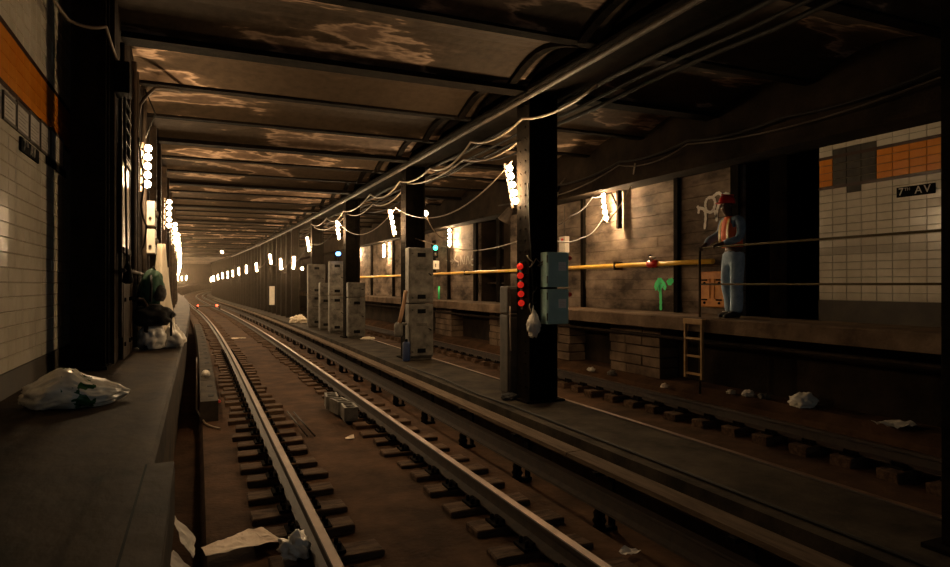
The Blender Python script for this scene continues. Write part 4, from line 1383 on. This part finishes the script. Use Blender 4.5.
# ---------------------------------------------------------------- overhead cables and conduits
m = MB(); m.tube([W(3.98, y, 4.19) for y in rng(.5, 12, 2) + rng(14, 60, 2)], .032, 8)
tag(m.build('ceiling_conduit', 'conduit'), 'long straight conduit along the left side of the centre girder', 'conduit')
GC = 'cables right of the centre girder'
for (x, z, r, lb) in ((4.63, 4.24, .03, 'dark cable running along the girder just right of the columns'), (4.86, 4.20, .022, 'thin dark cable second out from the centre girder'), (5.12, 4.22, .028, 'dark cable farthest out from the centre girder')):
    m = MB(); m.tube([W(x, y, z - .02 * math.sin(y * 1.8)) for y in rng(.5, 40, 1.0)], r, 6)
    tag(m.build('overhead_cable', 'cable'), lb, 'cable', GC)
GB = 'pale cables looped along the centre columns'


def span(x, ys, z, droops, r, mt, lb, g=None):
    return cable('swagged_cable', [W(x, y, z + 0.05 * ((i * 7) % 3 - 1)) for i, y in enumerate(ys)], r, mt, lb, g, droop=droops, n=8)


span(4.08, [6.0, 7.8, 9.6, 11.6, 13.6, 16.2, 19.4, 22, 25], 4.0, [.10, .12, .18, .10, .2, .14, .2, .15], .017, 'palecable', 'pale cable swagged under the conduit between the columns', GB)
span(4.20, [7.8, 10.2, 13.4, 16.4, 19.4, 25], 3.88, [.16, .12, .2, .15, .25], .014, 'palecable', 'lower pale cable looped between the centre columns', GB)
span(4.66, [7.9, 10.8, 13.5, 19.5, 25.3], 4.05, [.2, .12, .3, .3], .016, 'cable', 'black cable sagging behind the centre columns', GB)
cable('lamp_wire', [W(4.02, 7.98, 3.45), W(4.0, 10.6, 2.95), W(3.98, 13.6, 3.42)], .010, 'palecable', 'pale wire sagging from the red-lamp column strip to the next column', n=8, droop=.12)
cable('lamp_wire', [W(3.98, 13.6, 3.4), W(4.0, 19.6, 3.6)], .010, 'palecable', 'pale wire sagging between the second and third columns', n=12, droop=.45)
cable('lamp_wire', [W(4.0, 19.6, 3.6), W(4.0, 25.3, 3.4), W(4.0, 29.5, 2.9), W(4.0, 33.5, 2.9), W(4.0, 37.5, 3.3), W(4.0, 44, 3.0)], .012, 'cable', 'dark wire sagging past the cabinet cluster lamps', n=8, droop=.35)
cable('white_wire', [(4.55, 8.0, 2.55), (5.6, 9.0, 2.85), (6.9, 10.3, 3.4), (7.5, 10.75, 3.62)], .012, 'palecable', 'bright wire rising from the red-lamp column to the right wall strip', n=8, droop=.06)
cable('white_wire', [(4.5, 8.1, 2.5), (6.2, 9.6, 2.55), (7.5, 10.7, 3.2)], .010, 'palecable', 'second pale wire sagging below the bright one to the right wall', n=8, droop=.12)
cable('long_wire', [W(4.4, 13.5, 2.75), W(5.2, 12.0, 2.42), W(5.0, 9.0, 2.55), (4.3, 8.1, 2.5)], .012, 'palecable', 'pale wire sagging between the cabinet column and red-lamp column', n=8, droop=.05)
cable('long_wire', [W(4.6, 13.4, 3.3), W(6.0, 15.5, 3.0), W(7.5, 19.4, 3.5)], .012, 'palecable', 'pale wire from the cabinet column to the wall strip above the signal', n=8, droop=.25)
cable('soffit_cable', [(7.16, 15.0, 3.78), (7.16, 12.0, 3.88), (7.16, 9.8, 4.0), (7.16, 8.0, 4.02), (7.16, 6.2, 3.96), (7.16, 4.2, 4.0), (7.16, 2.5, 4.1)], .018, 'cable', 'upper dark cable sagging between hangers on the right soffit', n=8, droop=.07)
cable('soffit_cable', [(7.12, 13.0, 3.70), (7.14, 9.8, 3.93), (7.14, 8.0, 3.96), (7.14, 4.2, 3.9), (7.14, 2.5, 4.0)], .011, 'conduit', 'thin dull cable sagging deepest along the right soffit', n=8, droop=.13)
cable('wall_wire', [(7.4, 10.6, 3.4), (7.3, 10.3, 3.0), (7.5, 9.9, 3.6), (7.2, 9.4, 3.9)], .014, 'palecable', 'pale wire climbing from the wall strip up to the soffit', n=6, droop=.05)
root = empty('lamp_bracket', (7.62, 10.45, 3.25)); m = MB(); m.bbox(-.05, .05, -.035, .035, -.42, .34, .01); m.build('arm', 'steel', root); m = MB(); m.tube([(0, 0, -.05), (-.1, .12, .3)], .02, 6); m.build('brace', 'steel', root)
tag(root, 'dark steel bracket right of the wall bulb strip', 'bracket')
for (y, z, s_, lb) in ((13.2, 3.98, .9, 'conical lamp shade hanging high beside the right soffit'), (12.2, 3.62, 1.1, 'pale conical lamp shade hanging lower by the right wall'), (14.4, 3.5, 1.1, 'dark conical lamp shade hanging above the alarm box')):
    root = empty('cone_lamp', (7.12, y, z), (.5, .35, 0))
    m = MB(); m.lathe([(.05 * s_, .16 * s_), (.07 * s_, .12 * s_), (.14 * s_, -.16 * s_), (.15 * s_, -.18 * s_), (.12 * s_, -.16 * s_)], seg=14); m.build('shade', 'conduit' if y > 13 else 'enamel', root)
    m = MB(); m.lathe([(.04, .16 * s_), (.04, .26 * s_), (.015, .30 * s_)], seg=10); m.build('neck', 'black', root)
    m = MB(); m.tube([(0, 0, .28 * s_), (0, -.05, .45 * s_), (.1, 0, .5 * s_)], .015, 6); m.build('stem', 'conduit', root)
    tag(root, lb, 'lamp')
cable('bench_hose', [(3.78, y, .135) for y in rng(1.5, 7.4, 1.0)] + [(3.72, 8.5, .135), (3.8, 10, .135), (3.75, 12, .135)], .014, 'cable', 'black hose lying along the near edge of the bench', n=4)
m = MB(); m.tube([W(0.1, 36.8, 4.2), W(1.6, 37, 4.24), W(1.6, 37, 4.2)], .02, 6)
tag(m.build('ceiling_bar', 'palecable'), 'thin bar across the ceiling above the hanging bulb', 'bar')
cable('mesh_ties', [W(4.05, 31.2, 2.3), W(4.05, 32.0, 2.3)], .02, 'rust', 'short bar between the first close columns', n=2, cat='bar')


# ---------------------------------------------------------------- the worker
def skin_obj(name, verts, edges, radii, material, parent, root_i=0, sub=1):
    me_ = bpy.data.meshes.new(name)
    me_.from_pydata(verts, edges, [])
    me_.materials.append(M[material])
    o_ = bpy.data.objects.new(name, me_); C.objects.link(o_)
    o_.parent = parent
    sk_ = o_.modifiers.new('skin', 'SKIN')
    sk_.use_smooth_shade = True
    for i, r in enumerate(radii):
        r = r if isinstance(r, tuple) else (r, r)
        me_.skin_vertices[0].data[i].radius = r
        me_.skin_vertices[0].data[i].use_root = (i == root_i)
    if sub:
        s = o_.modifiers.new('sub', 'SUBSURF'); s.levels = sub; s.render_levels = sub
    dg = bpy.context.evaluated_depsgraph_get()
    ev = o_.evaluated_get(dg)
    nm = bpy.data.meshes.new_from_object(ev)
    o_.modifiers.clear()
    o_.data = nm
    if not nm.materials: nm.materials.append(M[material])
    return o_


class Sk:
    def __init__(s): s.v = []; s.e = []; s.r = []

    def add(s, p, r, par=None):
        s.v.append(tuple(p)); s.r.append(r); i = len(s.v) - 1
        if par is not None: s.e.append((par, i))
        return i

    def chain(s, par, pts):
        for p, r in pts: par = s.add(p, r, par)
        return par


# local frame: +Y = facing direction, +X = right side of the body
PR = empty('person', (7.20, 7.10, 1.24), (0, 0, 1.40))
s = Sk()
pel = s.add((0, 0, .93), (.13, .10))
sp1 = s.add((0, .0, 1.10), (.12, .095), pel)
sp2 = s.add((0, .02, 1.26), (.15, .10), sp1)
sp3 = s.add((0, .03, 1.40), (.13, .085), sp2)
nk = s.add((0, .06, 1.47), .055, sp3)
nk2 = s.add((0, .085, 1.52), .052, nk)
hd1 = s.add((0, .11, 1.565), (.068, .078), nk2)
hd2 = s.add((0, .115, 1.63), (.078, .095), hd1)
hd3 = s.add((0, .11, 1.69), (.074, .09), hd2)
s.add((0, .11, 1.73), (.05, .06), hd3)
SH = {}
arms = {}
for sx in (-1, 1):
    a = s.add((sx * .15, .03, 1.41), .062, sp3)
    a = s.add((sx * .205, .03, 1.38), .056, a)
    el = (-.25, .10, 1.13) if sx < 0 else (.32, .17, 1.16)
    a = s.add((sx * .235, .04, 1.25), .048, a)
    a = s.add(el, .042, a)
    hand = (-.10, .27, 1.075) if sx < 0 else (.24, .31, 1.075)
    mid = tuple((el[i] + hand[i]) / 2 for i in range(3))
    a = s.add(mid, .037, a)
    wr_i = s.add(hand, .027, a)
    d = (Vector(hand) - Vector(el)).normalized()
    side = Vector((0, 0, 1)).cross(d).normalized()
    palm = Vector(hand) + d * .05 + Vector((0, 0, .005))
    pi_ = s.add(palm, (.034, .02), wr_i)
    arms[sx] = (el, hand)
    for k in range(4):
        off = side * (-.030 + .020 * k)
        ln = (.036, .042, .039, .030)[k]
        b0 = palm + d * .035 + off
        s.chain(pi_, [(b0, .0095), (b0 + d * ln * .6 + Vector((0, 0, -.010)), .0088), (b0 + d * ln * .75 + Vector((0, 0, -.035)), .0082), (b0 + d * ln * .35 + Vector((0, 0, -.055)), .0075)])
    th = palm - side * (.035 * (1 if sx < 0 else -1)) - d * .01
    s.chain(pi_, [(th, .011), (th + d * .03 + Vector((0, 0, -.02)), .010), (th + d * .045 + Vector((0, 0, -.04)), .009)])
feet = {}
for sx in (-1, 1):
    hipx = sx * .09
    fy = .05 if sx < 0 else -.05
    a = s.add((hipx, 0, .86), .085, pel)
    a = s.add((sx * .10, .02, .68), .078, a)
    a = s.add((sx * .105, .03, .48), .058, a)
    a = s.add((sx * .11, fy * .5, .30), .055, a)
    a = s.add((sx * .115, fy * .8, .10), .04, a)
    a = s.add((sx * .12, fy + .02, .05), .038, a)
    s.add((sx * .125, fy + .14, .035), .032, a)
    feet[sx] = fy
body = skin_obj('body', s.v, s.e, s.r, 'skin', PR)
# face
m = MB(); m.loft([((0, .19, 1.665), .010, .006, (1, 0, 0), (0, 0, 1)), ((0, .205, 1.635), .016, .012, (1, 0, 0), (0, 0, 1)), ((0, .222, 1.618), .018, .010, (1, 0, 0), (0, 0, 1)), ((0, .205, 1.605), .012, .006, (1, 0, 0), (0, 0, 1))], 8); m.build('nose', 'skin', PR)
for sx in (-1, 1):
    m = MB(); m.lathe([(.001, -.011), (.008, -.008), (.011, 0), (.008, .008), (.001, .011)], seg=8, M4=Matrix.Translation((sx * .032, .192, 1.652))); m.build('eye', 'white', PR)
    m = MB(); m.loft([((sx * .080, .11, 1.66), .008, .02, (1, 0, 0), (0, 1, 0)), ((sx * .088, .105, 1.635), .009, .022, (1, 0, 0), (0, 1, 0)), ((sx * .080, .11, 1.60), .006, .012, (1, 0, 0), (0, 1, 0))], 8); m.build('ear', 'skin', PR)
m = MB(); m.loft([((-.03, .193, 1.583), .003, .004, (0, 1, 0), (0, 0, 1)), ((0, .203, 1.580), .009, .009, (0, 1, 0), (0, 0, 1)), ((.03, .193, 1.583), .003, .004, (0, 1, 0), (0, 0, 1))], 8); m.build('mouth', 'palm', PR)
# jeans
s = Sk()
pel = s.add((0, 0, .95), (.165, .125))
s.add((0, 0, 1.02), (.16, .12), pel)
for sx in (-1, 1):
    fy = feet[sx]
    s.chain(pel, [((sx * .09, 0, .84), .115), ((sx * .105, .02, .66), .105), ((sx * .11, .03, .47), .095), ((sx * .115, fy * .5, .28), .092), ((sx * .118, fy * .8, .14), .095), ((sx * .12, fy, .07), .098)])
skin_obj('jeans', s.v, s.e, s.r, 'jean', PR)
m = MB(); m.bbox(.10, .17, -.125, -.105, .80, .90, .006); m.build('back_pocket', 'blackfab', PR)
# shirt
s = Sk()
a0 = s.add((0, 0, .98), (.17, .13))
a1 = s.add((0, .0, 1.12), (.165, .125), a0)
a2 = s.add((0, .02, 1.28), (.185, .13), a1)
a3 = s.add((0, .03, 1.41), (.155, .105), a2)
s.add((0, .055, 1.465), (.07, .065), a3)
for sx in (-1, 1):
    el, hand = arms[sx]
    a = s.add((sx * .16, .03, 1.41), .082, a3)
    s.chain(a, [((sx * .215, .03, 1.37), .078), ((sx * .24, .04, 1.25), .068), (el, .062), (tuple(el[i] + (hand[i] - el[i]) * .5 for i in range(3)), .056), (tuple(el[i] + (hand[i] - el[i]) * .92 for i in range(3)), .048)])
skin_obj('work_shirt', s.v, s.e, s.r, 'jacket', PR)
# vest: open-sided loft, front heavy
m = MB()
U, V = (1, 0, 0), (0, 1, 0)
m.loft([((0, .02, 1.03), .172, .138, U, V), ((0, .03, 1.12), .172, .140, U, V), ((0, .035, 1.25), .180, .142, U, V), ((0, .04, 1.36), .165, .125, U, V), ((0, .045, 1.44), .12, .095, U, V), ((0, .05, 1.475), .08, .078, U, V)], 18)
vest = m.build('safety_vest', 'vest', PR)
for (xx) in (-.085, .085):
    m = MB()
    pts = [(xx * 1.1, .165, 1.05), (xx * 1.1, .172, 1.15), (xx * 1.05, .176, 1.27), (xx, .162, 1.36), (xx * .9, .128, 1.44)]
    for i in range(len(pts) - 1):
        a, b_ = pts[i], pts[i + 1]
        m.quad((a[0] - .022, a[1], a[2]), (a[0] + .022, a[1], a[2]), (b_[0] + .022, b_[1], b_[2]), (b_[0] - .022, b_[1], b_[2]))
        m.quad((a[0] - .022, a[1] - .01, a[2]), (a[0] + .022, a[1] - .01, a[2]), (b_[0] + .022, b_[1] - .01, b_[2]), (b_[0] - .022, b_[1] - .01, b_[2]))
    m.build('vest_stripe', 'vestband', vest)
# helmet
m = MB()
m.loft([((0, .11, 1.672), .105, .125, U, V), ((0, .11, 1.70), .104, .123, U, V), ((0, .108, 1.74), .094, .112, U, V), ((0, .105, 1.775), .07, .085, U, V), ((0, .105, 1.795), .03, .04, U, V)], 20)
hm = m.build('hard_hat', 'redplastic', PR)
m = MB(); m.loft([((0, .135, 1.670), .115, .150, U, V), ((0, .13, 1.680), .106, .14, U, V)], 20); m.build('brim', 'redplastic', hm)
m = MB(); m.bbox(-.012, .012, .0, .2, 1.785, 1.803, .004); m.build('ridge', 'redplastic', hm)
# boots
for sx in (-1, 1):
    fy = feet[sx]
    m = MB()
    m.loft([((sx * .12, fy - .05, .05), .042, .048, (1, 0, 0), (0, 0, 1)), ((sx * .12, fy + .02, .06), .05, .058, (1, 0, 0), (0, 0, 1)), ((sx * .125, fy + .10, .045), .05, .043, (1, 0, 0), (0, 0, 1)), ((sx * .13, fy + .17, .035), .046, .033, (1, 0, 0), (0, 0, 1)), ((sx * .13, fy + .205, .028), .03, .022, (1, 0, 0), (0, 0, 1))], 12)
    bt = m.build('boot', 'boot', PR)
    m = MB(); m.tube([(sx * .08, fy + .10, .085), (sx * .17, fy + .12, .085)], .006, 5); m.build('lace', 'graf_gray', bt)
tag(PR, 'worker in red hard hat, orange vest and blue denim holding the handrail', 'person')

# ---------------------------------------------------------------- thin haze volume, added for lamp glow in the far tunnel
hm_ = bpy.data.materials.new('glow_haze'); hm_.use_nodes = True
nt = hm_.node_tree; nt.nodes.clear()
out = nt.nodes.new('ShaderNodeOutputMaterial'); vs_ = nt.nodes.new('ShaderNodeVolumeScatter')
vs_.inputs['Color'].default_value = (1.0, 0.80, 0.60, 1); vs_.inputs['Density'].default_value = HAZE; vs_.inputs['Anisotropy'].default_value = 0.82
nt.links.new(vs_.outputs[0], out.inputs['Volume'])
m = MB(); m.box(-30, 30, 17.0, 152, -0.6, 8.0)
o = m.build('haze', hm_)
tag(o, 'thin haze added for glow around the far tunnel lamps', 'haze', kind='stuff')
